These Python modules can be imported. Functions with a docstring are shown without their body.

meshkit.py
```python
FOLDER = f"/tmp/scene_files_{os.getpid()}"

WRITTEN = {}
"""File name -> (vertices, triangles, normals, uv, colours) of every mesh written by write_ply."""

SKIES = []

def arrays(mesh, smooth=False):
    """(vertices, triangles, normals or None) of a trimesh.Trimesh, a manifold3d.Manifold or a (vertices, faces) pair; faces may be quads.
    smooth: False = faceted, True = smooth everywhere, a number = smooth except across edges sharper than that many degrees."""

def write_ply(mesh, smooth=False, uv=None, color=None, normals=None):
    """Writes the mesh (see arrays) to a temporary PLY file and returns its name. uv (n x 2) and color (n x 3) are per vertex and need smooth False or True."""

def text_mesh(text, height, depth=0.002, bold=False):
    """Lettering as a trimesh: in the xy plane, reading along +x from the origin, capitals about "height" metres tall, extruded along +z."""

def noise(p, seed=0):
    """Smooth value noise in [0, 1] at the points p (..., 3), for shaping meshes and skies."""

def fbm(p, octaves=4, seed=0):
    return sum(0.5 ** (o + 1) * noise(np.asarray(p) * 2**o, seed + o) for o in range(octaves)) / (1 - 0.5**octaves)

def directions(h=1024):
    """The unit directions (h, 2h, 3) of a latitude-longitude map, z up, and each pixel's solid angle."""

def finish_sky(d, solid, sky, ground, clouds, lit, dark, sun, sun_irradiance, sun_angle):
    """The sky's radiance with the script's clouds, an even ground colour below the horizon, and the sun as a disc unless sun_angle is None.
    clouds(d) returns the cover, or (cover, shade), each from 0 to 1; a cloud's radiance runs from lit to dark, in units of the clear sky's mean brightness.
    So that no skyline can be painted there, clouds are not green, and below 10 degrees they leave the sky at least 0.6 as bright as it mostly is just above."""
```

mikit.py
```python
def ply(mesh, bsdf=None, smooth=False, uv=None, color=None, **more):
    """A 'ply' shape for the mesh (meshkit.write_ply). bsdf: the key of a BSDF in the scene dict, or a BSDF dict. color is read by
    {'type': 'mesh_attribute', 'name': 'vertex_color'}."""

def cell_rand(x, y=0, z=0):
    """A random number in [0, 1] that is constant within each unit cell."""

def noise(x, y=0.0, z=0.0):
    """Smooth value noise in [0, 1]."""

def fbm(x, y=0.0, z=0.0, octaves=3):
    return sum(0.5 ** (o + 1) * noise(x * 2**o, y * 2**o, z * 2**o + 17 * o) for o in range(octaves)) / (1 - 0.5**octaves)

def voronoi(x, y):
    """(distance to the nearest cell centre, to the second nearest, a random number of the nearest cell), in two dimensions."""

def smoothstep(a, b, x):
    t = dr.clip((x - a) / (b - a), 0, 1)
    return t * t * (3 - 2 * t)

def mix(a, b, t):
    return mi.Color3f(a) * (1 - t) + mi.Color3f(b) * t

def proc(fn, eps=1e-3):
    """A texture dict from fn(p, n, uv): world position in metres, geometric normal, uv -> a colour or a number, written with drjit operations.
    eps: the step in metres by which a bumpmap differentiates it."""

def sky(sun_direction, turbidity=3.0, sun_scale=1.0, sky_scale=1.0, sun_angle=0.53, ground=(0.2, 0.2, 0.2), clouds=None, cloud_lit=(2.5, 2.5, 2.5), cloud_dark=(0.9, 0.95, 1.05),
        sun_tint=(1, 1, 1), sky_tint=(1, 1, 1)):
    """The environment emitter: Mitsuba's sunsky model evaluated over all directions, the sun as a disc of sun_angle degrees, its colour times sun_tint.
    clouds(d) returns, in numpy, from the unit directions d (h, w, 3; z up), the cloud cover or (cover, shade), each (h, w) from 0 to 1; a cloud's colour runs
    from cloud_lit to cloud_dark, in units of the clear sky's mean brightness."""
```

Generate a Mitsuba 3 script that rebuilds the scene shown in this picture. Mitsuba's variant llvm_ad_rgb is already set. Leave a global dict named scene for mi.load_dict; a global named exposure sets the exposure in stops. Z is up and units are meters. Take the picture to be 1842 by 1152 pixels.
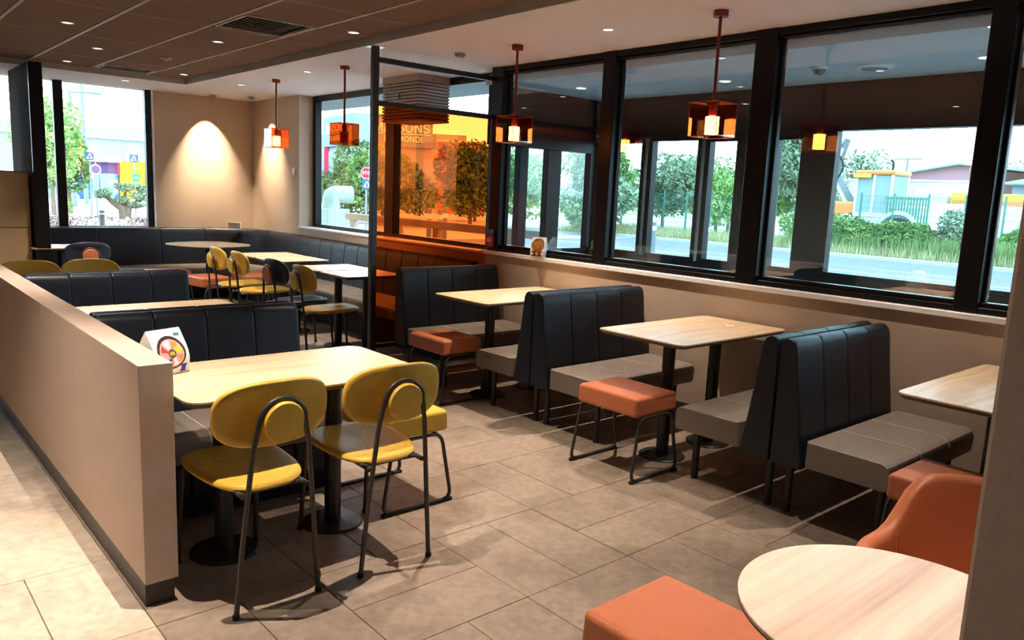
import math, random
import numpy as np, trimesh, drjit as dr, mitsuba as mi, mikit, meshkit
from mikit import proc, noise, fbm, cell_rand, smoothstep, mix
from shapely.geometry import Polygon
T = mi.ScalarTransform4f
scene, labels = {}, {}

# ------------------------------------------------------------------ camera, sky, exposure
exposure = 2.0      # lamps and sky below are given at a quarter strength to match
GAIN = 0.25
EYE = np.array([0, 0, 1.5]); FOV = 66.6259
YAW, PITCH, ROLL = (math.radians(a) for a in (41.3856, 9.2734, -2.4964))
fw = np.array([math.sin(YAW) * math.cos(PITCH), math.cos(YAW) * math.cos(PITCH), -math.sin(PITCH)])
r0 = np.array([math.cos(YAW), -math.sin(YAW), 0]); d0 = np.cross(fw, r0)
rt = math.cos(ROLL) * r0 + math.sin(ROLL) * d0
dn = -math.sin(ROLL) * r0 + math.cos(ROLL) * d0
CM = np.eye(4); CM[:3, 0], CM[:3, 1], CM[:3, 2], CM[:3, 3] = -rt, -dn, fw, EYE
scene['camera'] = {'type': 'perspective', 'fov': FOV, 'fov_axis': 'x', 'near_clip': 0.05, 'far_clip': 1000.0, 'to_world': T(CM.tolist())}


def overcast(d):
    n = meshkit.fbm(d * np.array([2.2, 2.2, 5.0]) + 3.1, 4, 5)
    return np.full(d.shape[:2], 0.96), np.clip((n - 0.35) * 1.1, 0, 0.7)


SKY = 58.0 * GAIN
scene['sky'] = mikit.sky((-0.3, -0.6, 0.75), turbidity=5.0, sun_scale=0.0, sky_scale=SKY, ground=(0.3, 0.3, 0.28), clouds=overcast,
                         cloud_lit=(1.1, 1.15, 1.2), cloud_dark=(0.8, 0.88, 0.95))
scene['sky']['sampling_weight'] = 2.5
DL = 1.8 * GAIN           # strength of the downlights
WARM = (1.0, 0.84, 0.70)

# ------------------------------------------------------------------ mesh helpers


def tm(v, f):
    return trimesh.Trimesh(np.asarray(v, float), np.asarray(f, int), process=False)


def cat(*ms):
    ms = [m for x in ms for m in (x if isinstance(x, (list, tuple)) else [x])]
    return trimesh.util.concatenate(ms)


def box(x0, x1, y0, y1, z0, z1):
    m = trimesh.creation.box((x1 - x0, y1 - y0, z1 - z0)); m.apply_translation(((x0 + x1) / 2, (y0 + y1) / 2, (z0 + z1) / 2)); return m


def cbox(x0, x1, y0, y1, z0, z1, c=0.004):
    c = min(c, (x1 - x0) / 2.2, (y1 - y0) / 2.2, (z1 - z0) / 2.2); p = []
    for a, sa in ((x0, 1), (x1, -1)):
        for b, sb in ((y0, 1), (y1, -1)):
            for d, sd in ((z0, 1), (z1, -1)):
                p += [(a, b + sb * c, d + sd * c), (a + sa * c, b, d + sd * c), (a + sa * c, b + sb * c, d)]
    return trimesh.convex.convex_hull(np.array(p))


_ico = trimesh.creation.icosphere(subdivisions=2).vertices


def hull(pts, r):
    return trimesh.convex.convex_hull(np.vstack([_ico * (r if np.isscalar(r) else r[i]) + np.asarray(p) for i, p in enumerate(pts)]))


def rbox(x0, x1, y0, y1, z0, z1, r):
    return hull([(x, y, z) for x in (x0 + r, x1 - r) for y in (y0 + r, y1 - r) for z in (z0 + r, z1 - r)], r)


def loft(rings, caps=True, closed=True):
    rings = [np.asarray(r, float) for r in rings]; n = len(rings[0]); v = np.vstack(rings); f = []
    for k in range(len(rings) - 1):
        for i in range(n if closed else n - 1):
            j = (i + 1) % n; a, b, c, d = k * n + i, k * n + j, (k + 1) * n + j, (k + 1) * n + i
            f += [(a, b, c), (a, c, d)]
    if caps:
        for k, rev in ((0, True), (len(rings) - 1, False)):
            v = np.vstack([v, rings[k].mean(0)]); ci = len(v) - 1
            for i in range(n):
                a, b = k * n + i, k * n + (i + 1) % n
                f.append((ci, b, a) if rev else (ci, a, b))
    return tm(v, f)


def lathe(prof, n=28, c=(0, 0, 0)):
    a = np.arange(n) * 2 * np.pi / n
    return loft([np.stack([r * np.cos(a) + c[0], r * np.sin(a) + c[1], np.full(n, z + c[2])], 1) for r, z in prof])


def outline_normals(o):
    t = np.roll(o, -1, 0) - np.roll(o, 1, 0); t /= np.linalg.norm(t, axis=1, keepdims=True) + 1e-12
    return np.stack([t[:, 1], -t[:, 0]], 1)


def slab(o, layers):
    o = np.asarray(o, float); n = outline_normals(o)
    return loft([np.c_[o - n * ins, np.full(len(o), z)] for ins, z in layers])


def rrect(w, d, r, n=6, cx=0, cy=0):
    p = []
    for sx, sy, a0 in ((1, 1, 0), (-1, 1, 90), (-1, -1, 180), (1, -1, 270)):
        for k in range(n + 1):
            a = math.radians(a0 + 90 * k / n); p.append((cx + sx * (w / 2 - r) + r * math.cos(a), cy + sy * (d / 2 - r) + r * math.sin(a)))
    return np.array(p)


def superell(a, b, e, n=56, rot=0, cx=0, cy=0):
    t = np.arange(n) * 2 * np.pi / n; c, s = np.cos(t), np.sin(t)
    x, y = a * np.sign(c) * np.abs(c) ** (2 / e), b * np.sign(s) * np.abs(s) ** (2 / e)
    q = math.radians(rot); return np.stack([cx + x * math.cos(q) - y * math.sin(q), cy + x * math.sin(q) + y * math.cos(q)], 1)


def tube(pts, r, n=10, caps=True):
    p = np.asarray(pts, float); t = np.gradient(p, axis=0); t /= np.linalg.norm(t, axis=1, keepdims=True) + 1e-12
    a = np.cross(t[0], (0, 0, 1) if abs(t[0][2]) < .9 else (1, 0, 0)); rings = []; ang = np.arange(n) * 2 * np.pi / n
    rr = np.broadcast_to(r, (len(p),))
    for k in range(len(p)):
        a = a - t[k] * (a @ t[k]); a /= np.linalg.norm(a) + 1e-12; b = np.cross(t[k], a)
        rings.append(p[k] + rr[k] * (np.cos(ang)[:, None] * a + np.sin(ang)[:, None] * b))
    return loft(rings, caps)


def fillet(pts, rad, n=6):
    pts = [np.asarray(p, float) for p in pts]; out = [pts[0]]
    for a, b, c in zip(pts, pts[1:], pts[2:]):
        u, v = a - b, c - b; lu, lv = np.linalg.norm(u), np.linalg.norm(v); r = min(rad, lu * .49, lv * .49)
        p0, p1 = b + u / lu * r, b + v / lv * r
        for k in range(n + 1):
            s = k / n; out.append((1 - s) ** 2 * p0 + 2 * s * (1 - s) * b + s * s * p1)
    out.append(pts[-1]); return np.array(out)


def extr(poly, h):
    return trimesh.creation.extrude_polygon(poly if isinstance(poly, Polygon) else Polygon(poly), h, engine='earcut')


def yz_prism(prof, x0, x1):
    """profile of (y, z) points extruded along x"""
    m = extr(prof, x1 - x0); v = m.vertices.copy(); m.vertices = np.stack([v[:, 2] + x0, v[:, 0], v[:, 1]], 1); return m


def xf(m, M):
    m = m.copy(); m.apply_transform(M); return m


def mv(m, x=0, y=0, z=0, rz=0):
    m = m.copy()
    if rz: m.apply_transform(trimesh.transformations.rotation_matrix(math.radians(rz), (0, 0, 1)))
    m.apply_translation((x, y, z)); return m


def rot(m, ang, ax, p=(0, 0, 0)):
    return xf(m, trimesh.transformations.rotation_matrix(math.radians(ang), ax, p))


def text_on(s, h, o, u, w, depth=0.002, bold=True):
    """lettering with its baseline start at o, reading along u, upright along w"""
    m = meshkit.text_mesh(s, h, depth, bold); u, w = np.asarray(u, float), np.asarray(w, float); n = np.cross(u, w); M = np.eye(4)
    M[:3, 0], M[:3, 1], M[:3, 2], M[:3, 3] = u, w, n, o; return xf(m, M)

# ------------------------------------------------------------------ registry helpers


used = {}


def num(name):
    k = used.get(name, -1) + 1; used[name] = k
    return name if k == 0 else f'{name}_{k:03d}'


def add(key, mesh, mat, smooth=30, **lab):
    d = mesh if isinstance(mesh, dict) else mikit.ply(mesh, mat, smooth=smooth)
    scene[key] = d
    if lab: labels[key] = {('category' if k == 'cat' else k): v for k, v in lab.items()}
    return key


def part(parent, name, mesh, mat, smooth=30, label=None, **lab):
    key = num(f'{parent}__{name}'); add(key, mesh, mat, smooth)
    if label or lab: labels[key] = ({'label': label} if label else {}) | lab
    return key


def thing(name, label, cat, group=None, kind=None):
    key = num(name); labels[key] = {'label': label, 'category': cat}
    if group: labels[key]['group'] = group
    if kind: labels[key]['kind'] = kind
    return key


def struct(key, label=None):
    labels[key] = {'kind': 'structure'} | ({'label': label} if label else {}); return key


def proto(*parts):
    """parts: (suffix, mesh, material[, smooth[, label]]) built once"""
    return [(p[0], mikit.ply(p[1], p[2], smooth=p[3] if len(p) > 3 else 30), p[4] if len(p) > 4 else None) for p in parts]


def place(name, pr, x, y, z, rz, label, cat, group=None, mats=None):
    key = thing(name, label, cat, group); tw = T().translate([x, y, z]).rotate([0, 0, 1], rz)
    for s, d, lb in pr:
        k = num(f'{key}__{s}') if '__' not in s else f'{key}__{s}'
        dd = {**d, 'to_world': tw}
        if mats and d['bsdf']['id'] in mats: dd['bsdf'] = {'type': 'ref', 'id': mats[d['bsdf']['id']]}
        scene[k] = dd
        if lb: labels[k] = {'label': lb}
    return key

# ------------------------------------------------------------------ materials


def mat(key, col, rough=0.5, spec=0.5, metal=0.0, **kw):
    c = {'type': 'rgb', 'value': list(col)} if not isinstance(col, dict) else col
    scene[key] = {'type': 'twosided', 'bsdf': {'type': 'principled', 'base_color': c, 'roughness': rough, 'specular': spec, 'metallic': metal, **kw}}


def dif(key, col):
    c = {'type': 'rgb', 'value': list(col)} if not isinstance(col, dict) else col
    scene[key] = {'type': 'twosided', 'bsdf': {'type': 'diffuse', 'reflectance': c}}


def leathercol(c, amt=.18, sc=60):
    def f(p, n, uv):
        return mi.Color3f(*c) * (1 - amt / 2 + amt * fbm(p.x * sc, p.y * sc, p.z * sc))
    return proc(f)


def tilecol(c):
    def f(p, n, uv):
        i, j = dr.floor((p.x - .737) / .2865), dr.floor((p.y - 1.98) / .30375)
        t = .93 + .12 * cell_rand(i, j)
        m = fbm(p.x * 6, p.y * 6, 1.0, 4); s = fbm(p.x * 38, p.y * 38, 3.0, 2)
        v = smoothstep(.42, .62, fbm(p.x * 3.2 + 7, p.y * 3.2, 5.0, 4))
        return mix(c, (c[0] * .66, c[1] * .64, c[2] * .62), .75 * (1 - v) * m * 1.2) * (t * (.86 + .28 * s))
    return proc(f)


def woodcol(a, b, along='x', sc=1.0):
    def f(p, n, uv):
        u, v = (p.x, p.y) if along == 'x' else (p.y, p.x)
        w = fbm(u * 1.6 * sc, v * 9 * sc, 2.0, 2)
        g = fbm(u * 2.2 * sc, (v + .10 * w) * 55 * sc, p.z * 5, 3)
        k = fbm(u * 7 * sc, v * 260 * sc, 9.0, 2)
        ring = .5 + .5 * dr.sin((v * 26 * sc + w * 7) * 2)
        return mix(b, a, dr.clip(.55 * g + .25 * ring + .3 * k, 0, 1))
    return proc(f)


def weavecol(c, amt=.1):
    def f(p, n, uv):
        h = p.x + p.y
        w = noise(h * 420, p.z * 40, 1.0) * .5 + noise(h * 40, p.z * 420, 2.0) * .5
        return mi.Color3f(*c) * (1 - amt / 2 + amt * w + .05 * (fbm(h * 2, p.z * 2, 4.0) - .5))
    return proc(f)


def speckle(c, sc=180, amt=.5):
    def f(p, n, uv):
        return mi.Color3f(*c) * (1 - amt / 2 + amt * fbm(p.x * sc, p.y * sc, p.z * sc, 2))
    return proc(f)


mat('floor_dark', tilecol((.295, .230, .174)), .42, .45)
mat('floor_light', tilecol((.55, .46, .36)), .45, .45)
dif('grout', (.09, .07, .055))
dif('wall_fabric', weavecol((.52, .40, .30)))
dif('partition_fabric', weavecol((.50, .385, .31), .14))
dif('white_paint', (.86, .81, .79)); dif('porch_paint', (.55, .60, .66))
dif('trim_paint', (.46, .40, .37))
dif('ceiling_fibre', speckle((.235, .16, .12), 160, .5))
mat('grid_bar', (.42, .33, .28), .5, .3)
mat('grille', (.42, .33, .27), .45, .3)
mat('sill_white', (.88, .86, .84), .3, .5)
mat('black_frame', (.006, .005, .005), .35, .25)
mat('black_metal', (.016, .016, .017), .38, .5)
mat('brown_metal', (.035, .03, .027), .35, .5)
mat('matte_black', (.01, .01, .011), .6, .3)
mat('plinth_brown', (.035, .026, .022), .4, .4)
mat('dark_leather', leathercol((.011, .0145, .022)), .42, .35)
mat('dark_seam', (.012, .012, .015), .6, .2)
mat('taupe_leather', leathercol((.185, .153, .124)), .45, .45)
mat('pale_stitch', (.45, .38, .30), .6, .3)
mat('yellow_leather', leathercol((.62, .375, .05), .12), .42, .4)
mat('orange_leather', leathercol((.50, .15, .062), .12), .42, .4)
mat('navy_leather', leathercol((.02, .025, .045), .12), .42, .4)
mat('oak_top', woodcol((.70, .535, .355), (.46, .325, .195)), .36, 1.0, clearcoat=.8, clearcoat_gloss=.82)
mat('ash_top', woodcol((.82, .655, .52), (.40, .27, .20), sc=.38), .35, .45)
mat('board_edge', (.10, .065, .045), .5, .3)
mat('walnut', woodcol((.085, .06, .05), (.05, .035, .032)), .85, .02)
mat('pale_ply', woodcol((.60, .43, .24), (.50, .34, .18), sc=.7), .45, .4)
mat('brown_clad', (.40, .31, .26), .6, .2)
mat('white_plastic', (.75, .73, .70), .35, .5)
mat('grey_plastic', (.25, .25, .26), .4, .5)
mat('steel', (.6, .6, .6), .25, .5, 1.0)
mat('alarm_red', (.45, .03, .04), .35, .5)
mat('pendant_red', (.20, .022, .012), .35, .5)
dif('card_white', (.80, .77, .76))
dif('ink_dark', (.05, .035, .03)); dif('ink_blue', (.06, .08, .30)); dif('ink_red', (.55, .06, .03)); dif('ink_yellow', (.85, .55, .05)); dif('ink_orange', (.75, .26, .05)); dif('ink_pink', (.70, .35, .35)); dif('ink_grey', (.35, .33, .34))
dif('print_brown', speckle((.30, .13, .05), 55, 1.6))
scene['clear_glass'] = {'type': 'thindielectric', 'int_ior': 1.5, 'specular_transmittance': {'type': 'rgb', 'value': [.70, .92, .99]}}
scene['porch_glass'] = {'type': 'thindielectric', 'int_ior': 2.1, 'specular_transmittance': {'type': 'rgb', 'value': [.72, .93, .99]}}
scene['far_glass'] = {'type': 'thindielectric', 'int_ior': 1.35, 'specular_transmittance': {'type': 'rgb', 'value': [.72, .93, .99]}}
scene['plain_glass'] = {'type': 'thindielectric', 'int_ior': 1.5}
scene['orange_glass'] = {'type': 'thindielectric', 'int_ior': 1.08, 'specular_transmittance': {'type': 'rgb', 'value': [.80, .135, .022]}}
scene['lamp_glass'] = {'type': 'thindielectric', 'int_ior': 1.5, 'specular_transmittance': {'type': 'rgb', 'value': [.90, .25, .06]}}
# outdoors
dif('asphalt', speckle((0.178, 0.184, 0.202), 8, .25)); dif('road_paint', (0.474, 0.498, 0.509)); dif('kerb_stone', (0.403, 0.39, 0.355)); dif('paving', speckle((0.403, 0.39, 0.379), 3, .2))
dif('dry_grass', speckle((0.32, 0.32, 0.178), 3, .5)); dif('grass_blade', speckle((0.213, 0.296, 0.118), 1.5, .7)); dif('straw_blade', speckle((0.379, 0.379, 0.202), 1.5, .5))


def leafmat(key, c, c2):
    def f(p, n, uv): return mix(c, c2, smoothstep(.3, .7, fbm(p.x * 1.7, p.y * 1.7, p.z * 1.7, 3)))
    dif(key, proc(f))


leafmat('leaf_green', (0.0651, 0.142, 0.0474), (0.189, 0.296, 0.0947)); leafmat('leaf_light', (0.178, 0.307, 0.0947), (0.379, 0.498, 0.189)); leafmat('leaf_olive', (0.118, 0.178, 0.107), (0.285, 0.366, 0.248)); leafmat('leaf_dark', (0.0414, 0.0888, 0.0355), (0.13, 0.202, 0.071))
dif('bark', speckle((0.189, 0.142, 0.107), 20, .6)); dif('mulch', speckle((0.237, 0.166, 0.154), 30, .9))
mat('white_body', (0.592, 0.603, 0.616), .3, .5); mat('yellow_body', (0.71, 0.426, 0.0474), .4, .4); mat('orange_body', (0.651, 0.213, 0.0592), .4, .4); mat('dark_glass', (0.118, 0.166, 0.202), .15, .6); mat('tyre', (0.0296, 0.0296, 0.032), .8, .2)
mat('green_fence', (0.0592, 0.189, 0.154), .5, .4); mat('galvanised', (0.16, 0.185, 0.20), .45, .4); dif('brick_red', (0.46, 0.23, 0.28)); dif('shed_grey', (0.237, 0.272, 0.331)); dif('cream', (0.568, 0.557, 0.533)); dif('pale_clad', (0.28, 0.35, 0.39)); dif('shop_yellow', (0.734, 0.474, 0.0355)); dif('shop_purple', (0.118, 0.0829, 0.178))
dif('shop_blue', (0.189, 0.285, 0.426)); dif('sign_blue', (0.0355, 0.118, 0.474)); dif('sign_red', (0.651, 0.0355, 0.0592)); dif('sign_white', (0.85, 0.85, 0.85)); dif('sign_green', (0.0592, 0.261, 0.142)); dif('shop_red', (0.651, 0.0592, 0.107)); dif('shop_orange', (0.616, 0.142, 0.0592)); dif('timber_grey', (0.533, 0.45, 0.39)); dif('duct_green', (0.355, 0.498, 0.474)); dif('stone_wall', (0.651, 0.64, 0.616))


def mural(p, n, uv):
    a = fbm(p.x * 1.3, p.z * 1.3, 1.0, 3); b = fbm(p.x * 2 + 9, p.z * 2, 4.0, 2)
    return mix(mix((.05, .12, .38), (.25, .55, .75), smoothstep(.4, .6, a)), (.70, .25, .45), smoothstep(.60, .68, b))


dif('mural_blue', proc(mural))

# ================================================================== THE ROOM
ZC, ZB, XW, YB = 2.56, 2.615, 4.42, 10.49
XE = 3.19          # edge of the brown ceiling
YE = 9.42
# floor: basket-weave stone tiles, each laid singly
struct('floor', 'tiled floor of beige brown stone tiles laid in pairs')
add('floor', box(-4.0, 4.5, -3.2, 10.6, -.16, -.006), 'grout')
BX, BY, X0, Y0, G = .573, .6075, .737, 1.98, .0028
cells = []
for i in range(-9, 7):
    for j in range(-9, 15):
        x0, y0 = X0 + i * BX, Y0 + j * BY
        for h in (0, 1):
            r = (x0, x0 + BX, y0 + h * BY / 2, y0 + (h + 1) * BY / 2) if (i + j) % 2 else (x0 + h * BX / 2, x0 + (h + 1) * BX / 2, y0, y0 + BY)
            r = [max(r[0], -3.9), min(r[1], XW + .02), max(r[2], -3.1), min(r[3], YB)]
            if r[1] - r[0] > .03 and r[3] - r[2] > .03: cells.append(r)


def in_view(x, y, z=0, m=.06):
    q = np.array([x, y, z]) - EYE; d = q @ fw
    return d > .2 and abs(q @ rt / d) < .657 + m and abs(q @ dn / d) < .411 + m


vis = [r for r in cells if any(in_view(x, y) for x in r[:2] for y in r[2:])]
vis.sort(key=lambda r: math.hypot((r[0] + r[1]) / 2, (r[2] + r[3]) / 2))
rng = random.Random(3); near = vis[:298]; nearset = {tuple(r) for r in near}
for r in near:
    dz = rng.uniform(-.0006, .0006); m = cbox(r[0] + G / 2, r[1] - G / 2, r[2] + G / 2, r[3] - G / 2, -.010, dz, .0012)
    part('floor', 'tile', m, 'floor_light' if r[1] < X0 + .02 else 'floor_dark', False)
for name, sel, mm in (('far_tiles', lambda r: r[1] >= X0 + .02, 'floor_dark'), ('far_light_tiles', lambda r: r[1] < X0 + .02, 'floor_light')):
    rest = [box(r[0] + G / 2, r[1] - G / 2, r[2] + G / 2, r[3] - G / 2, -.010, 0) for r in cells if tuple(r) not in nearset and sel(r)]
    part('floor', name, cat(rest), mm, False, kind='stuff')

# ceilings
struct('ceiling', 'brown mineral fibre suspended ceiling in a metal grid')
add('ceiling', box(-4.0, XE, -3.2, YE, ZB + .03, ZB + .09), 'matte_black')
gx = [-3.5, -2.93, -2.36, -1.79, -1.215, -.645, -.07, .50, 1.07, 1.643, 2.215, 2.768]; gy = [-3.1, -1.64, -.36, .92, 2.20, 3.48, 4.76, 6.05, 7.33, 8.61]
vents = [(2.235, 2.75, 5.39, 5.97), (2.235, 2.75, 8.98, 9.33)]
for i in range(len(gx)):
    for j in range(len(gy)):
        x0, x1 = gx[i] + .014, (gx[i + 1] if i + 1 < len(gx) else XE) - .014
        y0, y1 = gy[j] + .005, (gy[j + 1] if j + 1 < len(gy) else YE) - .005
        if i == 10 and j == 6:
            part('ceiling', 'fibre_tile', cbox(x0, x1, y0, 5.37, ZB, ZB + .02, .003), 'ceiling_fibre', False)
            continue
        if i == 10 and j == 7: y0 = 5.99 if y0 < 5.99 else y0
        if i == 10 and j == 9: y1 = 8.96
        if x1 - x0 > .02: part('ceiling', 'fibre_tile', cbox(x0, x1, y0, y1, ZB, ZB + .02, .003), 'ceiling_fibre', False)
for x in gx[1:]:
    part('ceiling', 'grid_bar', box(x - .012, x + .012, -3.1, YE, ZB - .003, ZB + .01), 'grid_bar', False)
for y in gy[1:]:
    part('ceiling', 'cross_bar', box(-3.5, XE, y - .004, y + .004, ZB - .0015, ZB + .01), 'grid_bar', False)
struct('ceiling_lower', 'lower white plaster ceiling along the windows')
add('ceiling_lower', cat(box(XE + .012, XW + .35, -3.2, YB + .2, ZC, ZC + .2), box(-4.0, XE + .012, YE + .012, YB + .2, ZC, ZC + .2)), 'white_paint', False)
struct('trim_1', 'grey beige edge strip between brown ceiling and white ceiling')
add('trim_1', cat(box(XE, XE + .012, -3.2, YE + .012, ZC - .001, ZB + .05), box(-4.0, XE, YE, YE + .012, ZC - .001, ZB + .05)), 'trim_paint', False)

# walls
struct('wall_right', 'beige fabric covered wall under the windows')
add('wall_right', cat(box(XW, XW + .12, -3.2, 5.48, -.1, .952), box(XW, XW + .30, 5.48, YB + .2, -.1, .952), box(XW, XW + .30, 9.10, YB + .2, .952, ZC), box(XW, XW + .3, -3.2, -1.3, .95, ZC)), 'wall_fabric', False)
struct('wall_back', 'beige fabric covered back wall with two light scallops')
add('wall_back', cat(box(3.13, XW + .3, YB, YB + .22, -.1, ZC), box(-4.0, 3.13, YB, YB + .22, -.1, .865)), 'wall_fabric', False)
struct('wall_left'); add('wall_left', box(-4.12, -4.0, -3.2, YB + .2, -.1, 2.8), 'wall_fabric', False)
struct('wall_front'); add('wall_front', box(-4.0, XW + .3, -3.32, -3.2, -.1, 2.8), 'wall_fabric', False)
struct('trim_2', 'white window sill strip'); add('trim_2', cbox(XW - .025, XW + .045, -3.2, 5.44, .952, .985, .004), 'sill_white')
struct('trim_3', 'white sill of the far window'); add('trim_3', cbox(XW - .012, XW + .29, 5.50, 9.10, .952, .972, .004), 'sill_white')
struct('trim_4', 'white reveal of the back window'); add('trim_4', cat(box(3.128, 3.150, YB - .004, YB + .20, .87, ZC), box(-1, 3.13, YB + .01, YB + .2, .86, .874)), 'sill_white', False)

# window_1: long dark glazed wall to the porch
struct('window_1', 'dark framed glazing towards the glazed porch')
FX0, FX1 = XW + .01, XW + .10
for y0, y1 in ((5.27, 5.43), (4.005, 4.13), (2.705, 2.855), (1.415, 1.53), (.14, .26), (-1.3, -1.15)):
    k = part('window_1', 'mullion', cat(cbox(FX0, FX1, y0, y1, .985, ZC, .006), cbox(FX1 - .03, FX1 + .012, y0 - .02, y1 + .02, .985, ZC, .005)), 'black_frame')
part('window_1', 'top_rail', cat(cbox(FX0 + .012, FX1, -1.3, 5.43, 2.515, ZC, .005), cbox(FX0 + .02, FX1 - .01, -1.3, 5.43, 2.498, 2.508, .002)), 'black_frame')
part('window_1', 'bottom_rail', cat(cbox(FX0 + .012, FX1, -1.3, 5.43, .955, 1.02, .005), cbox(FX0 + .03, FX1, -1.3, 5.43, 1.02, 1.045, .004)), 'black_frame')
for y0, y1 in ((4.13, 5.27), (2.855, 4.005), (1.53, 2.705), (.26, 1.415), (-1.15, .14)):
    part('window_1', 'pane', tm([(FX1 - .03, y0, 1.03), (FX1 - .03, y1, 1.03), (FX1 - .03, y1, 2.51), (FX1 - .03, y0, 2.51)], [(0, 1, 2), (0, 2, 3)]), 'porch_glass', False)
# window_2: far window on the same side
struct('window_2', 'far window behind the tinted screen')
for y0, y1 in ((9.03, 9.10), (7.24, 7.42), (5.48, 5.60)): part('window_2', 'mullion', cbox(XW + .18, XW + .27, y0, y1, .97, ZC, .005), 'black_frame')
part('window_2', 'top_rail', cbox(XW + .18, XW + .27, 5.48, 9.10, 2.49, ZC, .005), 'black_frame'); part('window_2', 'bottom_rail', cbox(XW + .18, XW + .27, 5.48, 9.10, .97, 1.01, .005), 'black_frame')
for y0, y1 in ((7.42, 9.03), (5.60, 7.24)):
    part('window_2', 'pane', tm([(XW + .23, y0, 1.0), (XW + .23, y1, 1.0), (XW + .23, y1, 2.5), (XW + .23, y0, 2.5)], [(0, 1, 2), (0, 2, 3)]), 'far_glass', False)
# window_3: back window
struct('window_3', 'tall back window with dark frame')
for x0, x1 in ((3.06, 3.13), (2.06, 2.16), (.9, .98), (-.4, -.32)): part('window_3', 'mullion', cbox(x0, x1, YB + .02, YB + .10, .868, ZC, .005), 'black_frame')
part('window_3', 'bottom_rail', cbox(-.4, 3.06, YB + .02, YB + .1, .866, .885, .003), 'black_frame')
for x0, x1 in ((2.16, 3.06), (.98, 2.06), (-.32, .9)):
    part('window_3', 'pane', tm([(x0, YB + .06, .88), (x1, YB + .06, .88), (x1, YB + .06, ZC), (x0, YB + .06, ZC)], [(0, 1, 2), (0, 2, 3)]), 'clear_glass', False)
add('wall_back_left', box(-4.0, -.4, YB, YB + .22, .865, ZC), 'wall_fabric', False); struct('wall_back_left')

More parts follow.
